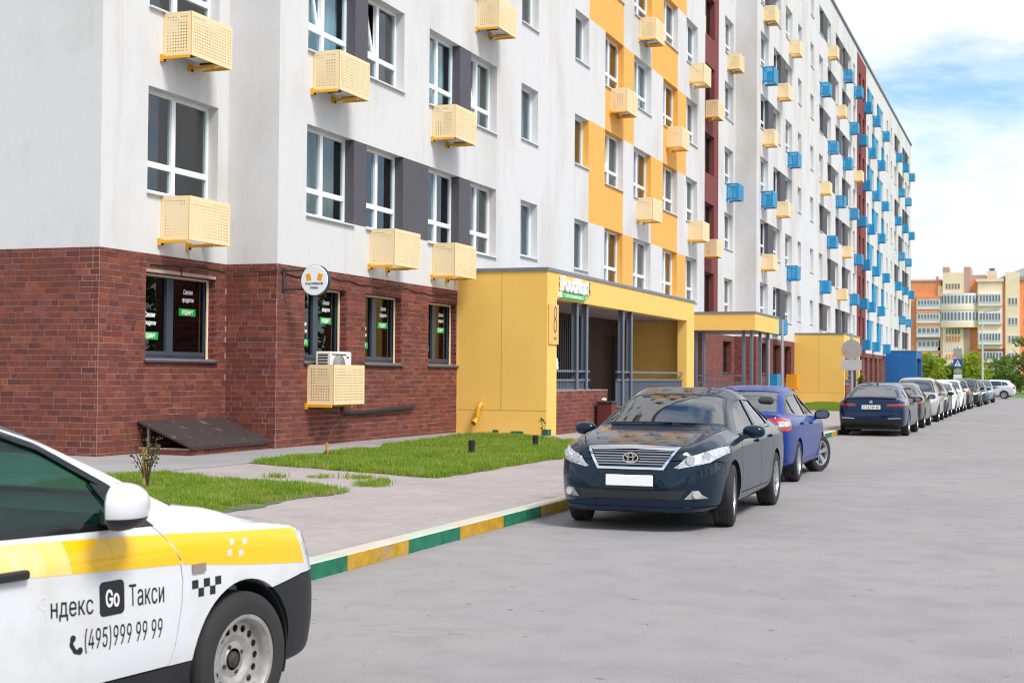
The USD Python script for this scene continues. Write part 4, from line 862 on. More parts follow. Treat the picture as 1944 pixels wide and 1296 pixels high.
    # mirrors
    mx_, my_, mz_ = S['mirror']; ms = S.get('mirror_size', (.09, .125, .075))
    fold = S.get('mirror_fold', 0)
    for s in (-1, 1):
        e = trimesh.creation.icosphere(3, 1.0); v = e.vertices.copy(); v[:, 0] = np.where(v[:, 0] < -.15, -.15 - (v[:, 0] + .15) * -.12, v[:, 0]); v[:, 2] = np.sign(v[:, 2]) * np.abs(v[:, 2]) ** .8; v[:, 1] = np.sign(v[:, 1]) * np.abs(v[:, 1]) ** .85
        v = v * ms; low = S.get('mirror_two_tone', False)
        MM = T(mx_, s * my_, mz_) @ R([0, 0, 1], s * fold)
        tr = lambda m: m.transform(MM[:3, :])
        mm = m3.Manifold(m3.Mesh(v.astype(np.float32), e.faces.astype(np.uint32)))
        if low:
            mir = obj('mirror', tr(mm.trim_by_plane((0, 0, 1), -.038)), S.get('mirror_mat', body_m), t, 40)
            obj('mirror_base', tr(mm.trim_by_plane((0, 0, -1), .039)), black_plastic, mir, 40)
        else: mir = obj('mirror', tr(mm), S.get('mirror_mat', body_m), t, 40)
        obj('mirror_arm', m3.Manifold.hull_points(np.array([(mx_ + a, s * (my_ - .02 - .05 * (fold > 0)), mz_ + c) for a in (-.01, .07) for c in (-.068, -.03)] + [(mx_ + a + .1 * (fold > 0), s * (my_ - .21), mz_ + c) for a in (.0, .12) for c in (-.10, -.03)], float)), black_plastic, mir)
        gl = [tuple(np.array([ms[1] * .78 * np.sign(math.cos(a)) * abs(math.cos(a)) ** .6, ms[2] * .74 * np.sign(math.sin(a)) * abs(math.sin(a)) ** .6])) for a in np.arange(24) / 24 * 2 * math.pi]
        obj('mirror_glass', [xf(m, MM @ T(-ms[0] * .254 - .002) @ FX) for m in extr(Polygon(gl), 0, .003)], mirror_glass, mir)
    for hx, hz, hw in S.get('handles', []):
        wy = float(sh.C['wid'](hx))
        for s in (-1, 1): obj('door_handle', cbx(hx - hw, hx + hw, *sorted((s * (wy - .015), s * (wy + .022))), hz - .017, hz + .017, .008), S.get('handle_mat', body_m), t)
    return t, sh
def sym(p): return p + [(a, -b) for a, b in reversed(p)]            # closes a half outline about y = 0 (polygons in x, y)
def symf(p): return p + [(-a, b) for a, b in reversed(p)]           # the same for outlines in y, z
# ------------------------------------------------------------------ the dark blue saloon facing the camera
def saloon_curves(L, W, H, wb, fo, nose=.86, cowl=1.05, deck=1.08, ws=(.93, .12), rwx=(-1.93, -1.05), tail=1.02):
    xf_, xr = wb / 2 + fo, wb / 2 + fo - L; h = W / 2
    top = [(xr, .62), (xr + .012, .86), (xr + .05, tail - .03), (xr + .12, tail + .012), (rwx[0], deck), (rwx[0] + .06, deck + .025), (rwx[1], H - .075), (rwx[1] + .5, H - .012), (-.25, H), (ws[1] - .2, H - .03), (ws[1], H - .075), (ws[0] - .04, cowl + .02), (ws[0] + .02, cowl - .008),
           (ws[0] + .6, cowl - .075), (xf_ - .30, nose + .025), (xf_ - .16, nose - .02), (xf_ - .08, nose - .09), (xf_ - .03, nose - .2), (xf_, nose - .34)]
    belt = [(xr, .55), (xr + .05, .86), (xr + .4, .97), (-.9, .975), (.3, .94), (ws[0], .93), (xf_ - .9, .90), (xf_ - .32, .80), (xf_ - .14, .70), (xf_ - .04, .56), (xf_, .46)]
    bot = [(xr, .46), (xr + .1, .34), (xr + .35, .25), (-wb / 2, .21), (wb / 2, .20), (xf_ - .3, .20), (xf_ - .06, .215), (xf_, .27)]
    wid = [(xr, h * .74), (xr + .04, h * .84), (xr + .14, h * .92), (xr + .4, h * .965), (-wb / 2, h * .995), (-.5, h), (wb / 2 - .4, h), (wb / 2 + .1, h * .992), (xf_ - .55, h * .96), (xf_ - .36, h * .91), (xf_ - .22, h * .83), (xf_ - .12, h * .73), (xf_ - .05, h * .60), (xf_, h * .42)]
    rw = [(xr, h * .62), (xr + .1, h * .74), (rwx[0], h * .70), (rwx[1], h * .60), (-.2, h * .635), (ws[1], h * .625), (ws[0] - .05, h * .76), (ws[0] + .2, h * .78), (xf_ - .5, h * .72), (xf_ - .2, h * .62), (xf_ - .05, h * .45), (xf_, h * .3)]
    return dict(top=top, belt=belt, bot=bot, wid=wid, rw=rw, wb=wb)
def saloon(L, W, H, wb, fo, r, **k):
    cv = {a: k.pop(a) for a in ('nose', 'cowl', 'deck', 'ws', 'rwx', 'tail') if a in k}
    S = saloon_curves(L, W, H, wb, fo, **cv); ws, rwx = cv.get('ws', (.93, .12)), cv.get('rwx', (-1.93, -1.05)); h = W / 2
    S.update(r=r, cab=(rwx[0] + .1, ws[0] - .06), ws_x=(ws[1] - .02, 1.5), dash=cv.get('cowl', 1.05) - .06, seats=(-.15, -1.0), in_mirror=(ws[1] + .14, 0, H - .17), mirror=(ws[0] - .28, h + .07, .99))
    S['windscreen'] = sym([(ws[0] - .035, h * .79), (ws[1] + .02, h * .60)]); S['rear_window'] = sym([(rwx[1] - .02, h * .57), (rwx[0] + .06, h * .66)])
    fr = ws[0] - .16
    S['side_windows'] = {'front': [(fr, .985), (-.22, 1.0), (-.25, H - .125), (ws[1] - .06, H - .15), (ws[1] + .18, H - .24)], 'rear': [(-.30, 1.0), (-1.12, 1.02), (-1.17, 1.10), (-.93, H - .15), (-.33, H - .125)], 'quarter': [(-1.20, 1.025), (-1.60, 1.06), (-1.28, H - .27), (-1.02, H - .175)]}
    S['doors'] = [('front_door', [(fr + .13, .33), (fr + .16, .8), (fr + .02, .965), (-.26, .985), (-.27, .33)]), ('rear_door', [(-.27, .33), (-.26, .985), (-1.2, 1.0), (-1.13, .8), (-.98, .55), (-.80, .33)])]
    xf_ = wb / 2 + fo
    S['lids'] = [('bonnet', sym([(ws[0] + .05, h * .80), (xf_ - .6, h * .72), (xf_ - .26, h * .60), (xf_ - .19, .2)]), .70)]
    S['handles'] = [(-.05, .87, .095), (-.98, .89, .095)]
    S.update(k); return S

navy = paint('paint_navy', (.0016, .0115, .027), coat=.7)
FXn = 2.775 / 2 + .98
camry = saloon(4.82, 1.825, 1.475, 2.775, .98, .333, paint=navy, rim='ten', tw=.215, steer=7, nose=.87, cowl=1.06, ws=(.95, .10), n=96, per=6, gap=.009,
    lamps=[('headlight', 'front', [(.45, .665), (.50, .70), (.56, .765), (.84, .865), (.905, .87), (.90, .80), (.78, .715), (.50, .655)], (1.55, 2.6), lamp_clear, True)],
    panels=[('front_bumper', 'side', [(FXn - .62, .15), (FXn - .60, .70), (FXn - .22, .735), (2.8, .735), (2.8, .15)], (-1.5, 1.5), None)],
    skins=[('grille', 'front', symf([(0, .655), (.345, .655), (.47, .845), (0, .862)]), (1.9, 2.7), gloss_black, -.002, .012),
           ('grille_surround', 'front', Polygon(symf([(0, .655 - .012), (.352, .655 - .012), (.495, .872), (0, .888)])).difference(Polygon(symf([(0, .668), (.335, .668), (.445, .838), (0, .85)]))), (1.9, 2.7), chrome, -.010, .008)]
          + [('grille_bar', 'front', symf([(0, z), (.338 + (z - .66) * .55, z), (.338 + (z - .66) * .55, z + .010), (0, z + .010)]), (1.9, 2.7), P('grille_chrome', (.45, .46, .48), .2, metallic=1.0), -.006, .004) for z in np.linspace(.692, .825, 6)]
          + [('lower_intake', 'front', symf([(0, .345), (.52, .345), (.57, .43), (0, .425)]), (1.9, 2.7), black_plastic, -.001, .012),
             ('fog_surround', 'front', [(.56, .345), (.77, .35), (.69, .42), (.64, .435)], (1.7, 2.7), P('fog_grey', (.30, .29, .28), .35), -.002, .01), ('fog_surround', 'front', [(-.56, .345), (-.77, .35), (-.69, .42), (-.64, .435)], (1.7, 2.7), P('fog_grey', (.30, .29, .28), .35), -.002, .01),
             ('lip', 'front', symf([(0, .205), (.80, .215), (.84, .255), (0, .262)]), (1.7, 2.7), navy, -.012, .01)])
t, sh = build_car('parked_car', 'dark blue saloon facing the camera with a bright grille and blank white plate', (-3.985, 16.58, 0), -90 + .6, camry)
def on_skin_front(sh, y, z):
    m = sh.v[(sh.v[:, 0] > 1.2) & (np.abs(sh.v[:, 1] - y) < .06) & (np.abs(sh.v[:, 2] - z) < .05)]; return m[:, 0].max() if len(m) else sh.x1
def plate(t, x, z, s, w=.50, h=.112, txt=None, mat=None):
    p = obj('number_plate', cbx(*sorted((x, x + .016 * s)), -w / 2, w / 2, z - h / 2, z + h / 2, .003), mat or plate_white, t)
    obj('plate_frame', bx(*sorted((x - .004 * s, x + .009 * s)), -w / 2 - .012, w / 2 + .012, z - h / 2 - .03, z + h / 2 + .008), black_plastic, t)
    if txt:
        m = text(txt, h * .62, True); m[0][:, 0] = (m[0][:, 0] / m[0][:, 0].max() - .5) * w * .88
        obj('lettering', xf(m, T(x + .0165 * s, 0, z - h * .31) @ (FX if s > 0 else np.array([[0, 0, -1, 0], [-1, 0, 0, 0], [0, 1, 0, 0], [0, 0, 0, 1.]]))), dark_ink, p)
plate(t, on_skin_front(sh, 0, .53) + .004, .53, 1)
em = [ring(0, .76, .085, .058, .013), ring(0, .76, .034, .056, .011), affinity.translate(ring(0, .786, .058, .026, .011), 0, 0)]
obj('badge', facx(unary_union(em), on_skin_front(sh, 0, .76) + .012, 0, .018), chrome, t)
obj('badge_back', facx(affinity.scale(Point(0, .76).buffer(1, 24), .09, .064), on_skin_front(sh, 0, .76) + .0, 0, .011), gloss_black, t)
for s in (-1, 1):
    for yy, rr, zz in ((.60, .05, .745), (.74, .042, .785)):
        x = float(sh.v[(np.abs(sh.v[:, 1] - yy) < .05) & (np.abs(sh.v[:, 2] - zz) < .04) & (sh.v[:, 0] > 1)][:, 0].mean())
        obj('lamp_lens', xf(lathe([(0, .012), (rr * .7, .008), (rr, -.01), (rr, -.03), (0, -.03)], 24, 'x'), T(x + .004, s * yy, zz) @ R([0, 0, 1], 35 * s) @ np.diag([-1, 1, 1, 1.])), bulb, t, 40)
    x = float(sh.v[(np.abs(sh.v[:, 1] - .67) < .06) & (np.abs(sh.v[:, 2] - .395) < .05) & (sh.v[:, 0] > 1)][:, 0].mean())
    obj('fog_lamp', xf(lathe([(0, .012), (.03, .010), (.042, 0), (.042, -.03), (0, -.03)], 24, 'x'), T(x + .012, s * .67, .395) @ R([0, 0, 1], 30 * s) @ np.diag([-1, 1, 1, 1.])), bulb, t, 40)
obj('wiper', [tube([(.94, -.6, 1.075), (.93, -.2, 1.085), (.92, .1, 1.085)], .009, 6), tube([(.94, .0, 1.085), (.92, .35, 1.08), (.90, .62, 1.065)], .009, 6)], black_plastic, t)
# ------------------------------------------------------------------ the taxi
white_paint = paint('paint_white', (.62, .635, .65), dirt=((.54, .53, .51), 2.5, .5, .75))
TX = 2.634 / 2 + .78
taxi_yellow = P('stripe_yellow', (.88, .50, .004), .35, coat_weight=.6, dirt=((.86, .60, .16), 3.0, .62, .8))
faded = P('stripe_faded', (.86, .56, .10), .45, dirt=((.84, .70, .42), 2.2, .42, .62), stretch=(1, 1, .25))
black_decal = P('decal_black', (.012, .012, .014), .4)
peel = P('peeled_patch', (.62, .58, .66), .5)
def q4(x0, x1, z0a, z0b, z1a, z1b): return [(x0, z0a), (x1, z0b), (x1, z1b), (x0, z1a)]
SH = 1.317
stripe_lo = lambda x: np.interp(x, [-.6, .03, .89, 1.29, 1.85], [.855, .832, .788, .742, .690])
stripe_hi = lambda x: np.interp(x, [-.6, .03, .80, 1.25, 1.85], [.972, .957, .925, .893, .862])
def band(x0, x1, e0=0, e1=0): 
    xs = np.linspace(x0, x1, 8); return Polygon([(x + e0, stripe_lo(x)) for x in xs] + [(x + e1, stripe_hi(x)) for x in xs[::-1]])
def letter_poly(s, h, width, x, z, tilt, bold=False):
    """lettering on the right-hand flank (reads towards the nose): shapely shape in (x, z)"""
    m = meshkit.text_mesh(s, h, .01, bold); v, f = m.vertices, m.faces; fz = v[f][:, :, 2].max(1) < 1e-6
    tri = unary_union([Polygon(v[t][:, :2]).buffer(.0002) for t in f[fz]]).simplify(.0004); w = v[:, 0].max()
    return affinity.translate(affinity.skew(affinity.scale(tri, width / w, 1, origin=(0, 0)), 0, tilt, origin=(0, 0)), x, z)
chk = unary_union([sbox(.95 + .076 * i, .676, .95 + .076 * i + .04, .712) for i in range(3)] + [sbox(.99 + .076 * i, .638, .99 + .076 * i + .036, .675) for i in range(2)])
gox, goz = .476, .702
go = affinity.translate(sbox(-.046, -.046, .046, .046).buffer(.022), gox, goz)
phone = unary_union([affinity.rotate(LineString([(-.02, .028), (-.024, .005), (-.005, -.022), (.022, -.03)]).buffer(.009), 0), Point(-.016, .028).buffer(.014), Point(.022, -.024).buffer(.014)])
RS = (-1.5, -.5)
taxi = saloon(4.346, 1.733, 1.517, 2.634, .78, .308, paint=white_paint, rim='steel', rim_mat=steel_rim, tw=.19, steer=0, inset=.10, arch_f=.352, arch_r=.345, nose=.865, cowl=1.035, ws=(.985, -.02), deck=1.05, tail=1.0, rwx=(-1.72, -1.0), n=110, per=8, side=.55,
    mirror=(.41, .965, 1.075), mirror_size=(.11, .15, .094), mirror_two_tone=True, mirror_fold=62, handle_mat=black_plastic, handles=[(-.05, .848, .085), (SH - 2.3, .86, .085)],
    lamps=[('headlight', 'side', [(1.70, .92), (1.80, .76), (1.87, .655), (3, .655), (3, .92)], (.38, 1.5), lamp_clear, True)],
    panels=[('front_bumper', 'side', [(SH + .2, .12), (SH + .2, .61), (SH + .45, .645), (2.8, .65), (2.8, .12)], (-1.5, 1.5), black_plastic),
            ('sill', 'side', [(-SH + .2, .1), (-SH + .2, .368), (SH - .2, .368), (SH - .2, .1)], (-1.5, 1.5), black_plastic)])
tx = taxi['rw'][-1][0]
taxi['wid'] = [p for p in taxi['wid'] if p[0] < SH + .2] + [(tx - .40, .8665 * .975), (tx - .26, .8665 * .945), (tx - .15, .8665 * .88), (tx - .07, .8665 * .77), (tx - .02, .8665 * .64), (tx, .8665 * .52)]
taxi['top'] = [p for p in taxi['top'] if p[0] < -.6] + [(-.5, 1.515), (-.2, 1.497), (.1, 1.447), (.3, 1.388), (.55, 1.27), (.75, 1.168), (.95, 1.062), (1.01, 1.035), (1.25, .995), (1.55, .925), (tx - .36, .905), (tx - .26, .882), (tx - .18, .825), (tx - .10, .75), (tx - .04, .65), (tx, .54)]
taxi['belt'] = [p for p in taxi['belt'] if p[0] < .2] + [(.3, .945), (1.0, .945), (1.3, .925), (tx - .44, .885), (tx - .30, .855), (tx - .16, .74), (tx - .05, .58), (tx, .48)]
taxi['glass'] = glassy('taxi_glass', (.42, .72, .64), 1.5)
taxi['doors'] = [('front_door', [(.82, .37), (.85, .45), (.885, .62), (.893, .72), (.88, .81), (.80, .91), (.735, .985), (-.20, 1.0), (-.21, .37)]), ('rear_door', [(-.21, .37), (-.20, 1.0), (-1.15, 1.02), (-1.08, .8), (-.93, .55), (-.78, .37)])]
taxi['side_windows']['front'] = [(.74, .975), (-.14, .995), (-.18, 1.41), (-.02, 1.40), (.10, 1.372), (.30, 1.302), (.44, 1.222), (.62, 1.122)]
taxi['side_windows']['rear'] = [(-.26, 1.0), (-1.02, 1.02), (-1.12, 1.10), (-.86, 1.36), (-.28, 1.41)]
taxi['side_windows']['quarter'] = [(-1.14, 1.05), (-1.40, 1.08), (-1.16, 1.25), (-1.02, 1.31)]
K0 = .893
taxi['skins'] = [('stripe', 'side', Polygon([(x, stripe_lo(x)) for x in (K0 + .004, 1.1, 1.3, 1.5, 1.80)] + [(x, stripe_hi(x)) for x in (1.73, 1.5, 1.2, 1.0, .80)] + [(.812, .905), (.845, .872)]), RS, taxi_yellow, -.0012, .004), ('stripe', 'side', Polygon([(x, stripe_lo(x)) for x in (.497, .65, .78, K0 - .004)] + [(.835, .872), (.80, .905), (.785, .922)] + [(x, stripe_hi(x)) for x in (.65, .477)]), RS, taxi_yellow, -.0012, .004)]
e = .495
for i_, wdt in enumerate((.115, .12, .13, .14, .2, .3)): taxi['skins'].append(('stripe', 'side', band(e - wdt + (.004 if i_ else .001), e, 0, -.02), RS, (taxi_yellow, taxi_yellow, faded, faded, faded, faded)[i_], -.0012, .004)); e -= wdt
taxi['skins'] += [('stripe', 'side', band(K0 + .003, 1.80, 0, -.075), (.5, 1.5), taxi_yellow, -.0012, .004), ('stripe', 'side', band(-1.9, K0 - .003, 0, -.075), (.5, 1.5), taxi_yellow, -.0012, .004)]
taxi['skins'] += [('checker', 'side', chk, RS, black_decal, -.0015, .004), ('badge', 'side', go, RS, black_decal, -.0014, .004),
    ('lettering', 'side', letter_poly('ндекс', .075, .225, .148, .668, -3.2), RS, black_decal, -.0015, .004), ('lettering', 'side', letter_poly('Я', .085, .045, .09, .672, -3.2), RS, P('decal_worn', (.60, .60, .62), .5), -.0015, .004),
    ('lettering', 'side', letter_poly('Go', .064, .078, gox - .039, goz - .03, -3, True), RS, white_ink, -.0022, .004),
    ('lettering', 'side', letter_poly('Такси', .086, .208, .568, .657, -3.2), RS, black_decal, -.0015, .004),
    ('lettering', 'side', letter_poly('(495)999 99 99', .078, .445, .322, .520, -2.2), RS, black_decal, -.0015, .004),
    ('phone_mark', 'side', affinity.translate(phone, .283, .545), RS, black_decal, -.0015, .004),
    *[('peeled_patch', 'side', affinity.rotate(sbox(1.24 + a_, b_, 1.27 + a_, b_ + .026), 12), RS, peel, -.0016, .004) for a_, b_ in ((-.03, .838), (.06, .832), (-.05, .792), (.03, .782))],
    ('side_lamp', 'side', sbox(.955, .748, 1.03, .778).buffer(.004), RS, P('side_lamp', (.25, .2, .15), .15, coat_weight=1.0), -.010, .004),
    ('sail_panel', 'side', Polygon([(.735, .985), (.60, .99), (.52, 1.15), (.60, 1.125)]), RS, gloss_black, -.002, .01),
    ('belt_trim', 'side', Polygon([(.75, .962), (-.18, .982), (-.18, .994), (.75, .974)]), RS, gloss_black, -.004, .004),
    ('cowl_panel', 'top', Polygon(sym([(1.06, .62), (.99, .70)])), (.9, 1.2), black_plastic, -.004, .01)]
HT = math.radians(8); C_T = (-4.386, 4.434)
t, sh = build_car('taxi', 'white taxi with a yellow stripe and black lettering beside the kerb', (*C_T, 0), 90 - 8, taxi)

# ------------------------------------------------------------------ the other parked cars
def tail_lamps(zl, zh, yi, xw, mat): return [('tail_light', 'side', [(-9, zl), (-9, zh), (xw, zh - .03), (xw - .06, zl + .02)], (yi, 1.5), mat, True)]
blue_paint = paint('paint_blue', (.0004, .028, .20), coat=.4)
bl = saloon(4.42, 1.74, 1.47, 2.60, .86, .315, paint=blue_paint, rim='five', steer=-24, deck=1.06, tail=1.04, n=80, mirror_mat=gloss_black, rwx=(-1.82, -1.02))
bl['lamps'] = [('tail_light', 'side', [(-2.6, .80), (-2.6, 1.0), (-1.98, .995), (-1.84, .97), (-1.86, .84), (-1.95, .80)], (.48, 1.5), lamp_red, True)]
t, sh = build_car('parked_car', 'bright blue saloon with black mirror and red tail light, behind the dark saloon', (-4.33, 23.45, 0), 90 + .4, bl)
for s in (-1, 1): 
    pr = prism_side(Polygon([(-2.2, .865), (-2.2, .945), (-1.95, .945), (-1.92, .87)]), *((.55, 1.5) if s > 0 else (-1.5, -.55))); piece('lamp_lens', sh.skin(pr, -.003, .01), lamp_clear, t)
plate(t, sh.x0 - .004, .78, -1, txt='А 318 ОК 77')
bm = saloon(4.94, 1.88, 1.47, 2.97, .88, .345, paint=paint('paint_deep_blue', (.0018, .015, .058)), rim='multi', deck=1.07, tail=1.06, n=80, rwx=(-2.0, -1.1), mirror_mat=gloss_black)
bm['lamps'] = tail_lamps(.80, .935, .42, -2.05, lamp_dred)
x0b = 2.97 / 2 + .88 - 4.94
bm['skins'] = [('tail_bar', 'front', [(y, z) for y, z in ((.44 * s, .845), (.88 * s, .865), (.88 * s, .895), (.44 * s, .872))], (-3, -1.9), lamp_red, -.003, .006) for s in (-1, 1)]
bm['skins'] += [('rear_trim', 'front', [(s * .45, .475), (s * .78, .49), (s * .80, .52), (s * .45, .505)], (-3, -1.9), alloy, -.006, .01) for s in (-1, 1)]
bm['skins'] += [('diffuser', 'front', symf([(0, .24), (.82, .27), (.84, .45), (0, .455)]), (-3, -1.9), black_plastic, -.004, .01), ('boot_lip', 'front', symf([(0, 1.055), (.60, 1.035), (.66, 1.06), (0, 1.082)]), (-3, -1.7), gloss_black, -.02, .02)]
bm['panels'] = [('rear_bumper', 'side', [(-4, .1), (-4, .68), (-2.15, .70), (-1.9, .62), (-1.9, .1)], (-1.5, 1.5), None)]
t, sh = build_car('parked_car', 'dark blue saloon seen from behind with dark red tail lights and black boot lip', (-4.33, 42.75, 0), 90, bm)
plate(t, sh.x0 + .004, .80, -1, txt='О 742 КР 50')
obj('badge', xf(lathe([(0, .004), (.036, .004), (.042, 0), (0, 0)], 20, 'x'), T(sh.x0 - .002, 0, .945)), alloy, t)
obj('roof_fin', m3.Manifold.hull_points(np.array([(-.95, -.02, 1.44), (-.95, .02, 1.44), (-.70, -.012, 1.44), (-.70, .012, 1.44), (-.93, 0, 1.53), (-.90, 0, 1.53)], float)), gloss_black, t)
def hatch(L, W, H, wb, fo, r, cowl=1.08, nose=.90, **k):
    xf_, xr = wb / 2 + fo, wb / 2 + fo - L; h = W / 2; ws = (wb / 2 - .38, wb / 2 - 1.12)
    top = [(xr, .66), (xr + .02, .92), (xr + .06, 1.02), (xr + .14, 1.14), (xr + .40, H - .16), (xr + .52, H - .07), (xr + .75, H - .03), (-.2, H), (ws[1] - .2, H - .035), (ws[1], H - .085), (ws[0] - .04, cowl + .02), (ws[0] + .02, cowl - .008), (xf_ - .5, nose + .05), (xf_ - .18, nose - .02), (xf_ - .09, nose - .1), (xf_ - .03, nose - .24), (xf_, nose - .38)]
    belt = [(xr, .58), (xr + .06, .92), (xr + .4, 1.06), (-.9, 1.03), (.3, .98), (ws[0], .96), (xf_ - .9, .93), (xf_ - .3, .82), (xf_ - .12, .72), (xf_ - .03, .54), (xf_, .48)]
    bot = [(xr, .46), (xr + .1, .36), (xr + .35, .27), (-wb / 2, .23), (wb / 2, .22), (xf_ - .3, .22), (xf_ - .05, .24), (xf_, .3)]
    wid = [(xr, h * .76), (xr + .04, h * .86), (xr + .14, h * .94), (xr + .4, h * .975), (-wb / 2, h * .995), (-.5, h), (wb / 2 - .4, h), (wb / 2 + .1, h * .992), (xf_ - .5, h * .95), (xf_ - .3, h * .89), (xf_ - .16, h * .78), (xf_ - .06, h * .62), (xf_, h * .44)]
    rw = [(xr, h * .66), (xr + .14, h * .76), (xr + .5, h * .66), (-.2, h * .67), (ws[1], h * .655), (ws[0] - .05, h * .78), (ws[0] + .2, h * .79), (xf_ - .4, h * .70), (xf_ - .15, h * .55), (xf_ - .05, h * .42), (xf_, h * .3)]
    S = dict(top=top, belt=belt, bot=bot, wid=wid, rw=rw, wb=wb, r=r, cab=(xr + .35, ws[0] - .06), ws_x=(ws[1] - .02, 1.6), dash=cowl - .06, seats=(-.1, -.95), in_mirror=(ws[1] + .14, 0, H - .18), mirror=(ws[0] - .28, h + .08, 1.05))
    S['windscreen'] = sym([(ws[0] - .035, h * .80), (ws[1] + .02, h * .63)]); S['rear_window'] = sym([(xr + .42, h * .62), (xr + .17, h * .70)]); fr = ws[0] - .16
    S['side_windows'] = {'front': [(fr, 1.03), (-.12, 1.06), (-.15, H - .14), (ws[1] - .06, H - .17), (ws[1] + .2, H - .28)], 'rear': [(-.2, 1.06), (-1.05, 1.08), (-1.05, H - .18), (-.23, H - .14)], 'quarter': [(-1.12, 1.09), (xr + .55, 1.14), (xr + .72, H - .24), (-1.12, H - .185)]}
    S['doors'] = [('front_door', [(fr + .13, .36), (fr + .16, .8), (fr + .02, 1.01), (-.16, 1.04), (-.17, .36)]), ('rear_door', [(-.17, .36), (-.16, 1.04), (-1.1, 1.06), (-1.06, .8), (-.92, .55), (-.76, .36)])]
    S['lids'] = [('bonnet', sym([(ws[0] + .05, h * .8), (xf_ - .5, h * .7), (xf_ - .24, h * .58)]), .72)]
    S['lamps'] = [('headlight', 'front', [(.48, .70), (.52, .78), (.80, .87), (.87, .86), (.87, .76), (.60, .69)], (xf_ - .6, 3), lamp_clear, True), ('tail_light', 'side', [(-9, .80), (-9, 1.12), (xr + .22, 1.12), (xr + .18, .86), (xr + .12, .80)], (h * .68, 1.5), lamp_red, True)]
    S['skins'] = [('grille', 'front', symf([(0, .68), (.40, .70), (.44, .80), (0, .82)]), (xf_ - .5, 3), gloss_black, -.002, .012), ('lower_intake', 'front', symf([(0, .33), (.55, .35), (.6, .50), (0, .50)]), (xf_ - .5, 3), black_plastic, -.002, .012)]
    S['n'], S['per'] = 60, 4; S['handles'] = [(.02, .93, .09), (-.9, .95, .09)]
    S.update(k); return S
def far_saloon(paint_, **k):
    S = saloon(4.62, 1.80, 1.46, 2.68, .90, .32, paint=paint_, n=60, per=4, **k); xf_ = 2.68 / 2 + .90
    S['lamps'] = [('headlight', 'front', [(.46, .69), (.52, .76), (.84, .855), (.90, .85), (.88, .77), (.60, .68)], (xf_ - .7, 3), lamp_clear, True)] + tail_lamps(.78, .95, .45, xf_ - 4.62 + .35, lamp_red)
    S['skins'] = [('grille', 'front', symf([(0, .64), (.36, .66), (.42, .80), (0, .82)]), (xf_ - .5, 3), gloss_black, -.002, .012), ('lower_intake', 'front', symf([(0, .32), (.55, .34), (.6, .44), (0, .45)]), (xf_ - .5, 3), black_plastic, -.002, .012)]
    return S
ROW = [  # label, y of the middle, x of the middle, heading (+1 away from the camera), kind, colour
    ('dark grey saloon with a red tail light, next in front of the deep blue one', 49.4, -4.36, 1, 's', (.028, .028, .032)),
    ('silver beige tall family car facing the camera, fourth along the kerb', 56.3, -4.36, -1, 'h', (.36, .35, .33)),
    ('dark green car facing the camera between two white cars', 62.3, -4.38, -1, 's', (.006, .022, .020)),
    ('white saloon facing the camera beyond the dark green car', 68.2, -4.36, -1, 's', (.74, .75, .76)),
    ('white tall car facing the camera, last before the dark hatchback', 73.6, -4.32, -1, 'h', (.78, .79, .80)),
    ('dark grey hatchback with tall red tail lights seen from behind', 80.2, -4.25, 1, 'h', (.04, .042, .05)),
    ('black tall car with a pale roof facing the camera far down the kerb', 87.5, -4.05, -1, 'h', (.012, .012, .014)),
    ('slate blue saloon facing the camera far down the kerb', 95.0, -3.9, -1, 's', (.02, .045, .085)),
    ('silver blue hatchback facing the camera, last along the kerb', 103.0, -3.75, -1, 'h', (.20, .24, .30)),
]
for i, (lab, y, x, hd, kind, col) in enumerate(ROW):
    S = far_saloon(paint(f'paint_row_{i}', col)) if kind == 's' else hatch(4.35 if i != 1 else 4.5, 1.82, 1.64 if i in (1, 6) else 1.56, 2.62, .86, .33, paint=paint(f'paint_row_{i}', col))
    t, sh = build_car('parked_car', lab, (x, y, 0), 90 * hd, S)
    plate(t, sh.x1 - .01, .56, 1); plate(t, sh.x0 - .004, .78, -1)
t, sh = build_car('parked_car', 'white hatchback standing side on where the road ends', (-3.9, 122.5, 0), 178, hatch(4.3, 1.78, 1.56, 2.6, .84, .33, paint=paint('paint_white', (0, 0, 0))))
# ------------------------------------------------------------------ signs and posts along the pavement
post_mat = P('post_grey', (.40, .42, .45), .45, metallic=.5); sign_back = P('sign_back', (.34, .33, .31), .5, var=.1, vs=6)
def post(name, label, cat, x, y, h, r=.04, group=None):
    t = thing(name, label, cat, (x, y, gz(x)), 0, group); obj('post', tube([(0, 0, -.05), (0, 0, h)], r, 12), post_mat, t, 40); return t
sp = post('road_sign', 'grey back of a round road sign over a small plate, behind the deep blue saloon', 'road sign', -6.1, 50.5, 3.0, .05)
obj('disc', xf(lathe([(0, 0), (.35, 0), (.35, .004), (0, .004)], 40, 'y'), T(0, -.052, 2.43)), sign_back, sp)
pl_ = sbox(-.30, -.13, .30, .13).buffer(.05)
obj('lower_plate', facy(affinity.translate(pl_, 0, 1.90), -.052, 0, .004), P('plate_back', (.45, .46, .48), .45, var=.1, vs=6), sp)
obj('sticker', xf(lathe([(0, 0), (.055, 0), (.055, .002), (0, .002)], 16, 'y'), T(-.19, -.058, 2.36)), lamp_orange, sp)
obj('clamp', [bx(-.16, .16, -.047, -.03, 2.5, 2.53), bx(-.16, .16, -.047, -.03, 2.3, 2.33), bx(-.16, .16, -.047, -.03, 1.88, 1.91)], post_mat, sp)
post('post', 'taller plain grey post in front of the canopy', 'post', -7.6, 45.1, 3.25, .045)
post('post', 'shorter slim pale post in front of the canopy', 'post', -8.0, 45.0, 2.6, .03)
cp = post('crossing_sign', 'blue square pedestrian crossing sign on a post far down the street', 'road sign', -7.3, 143.0, 4.6, .06)
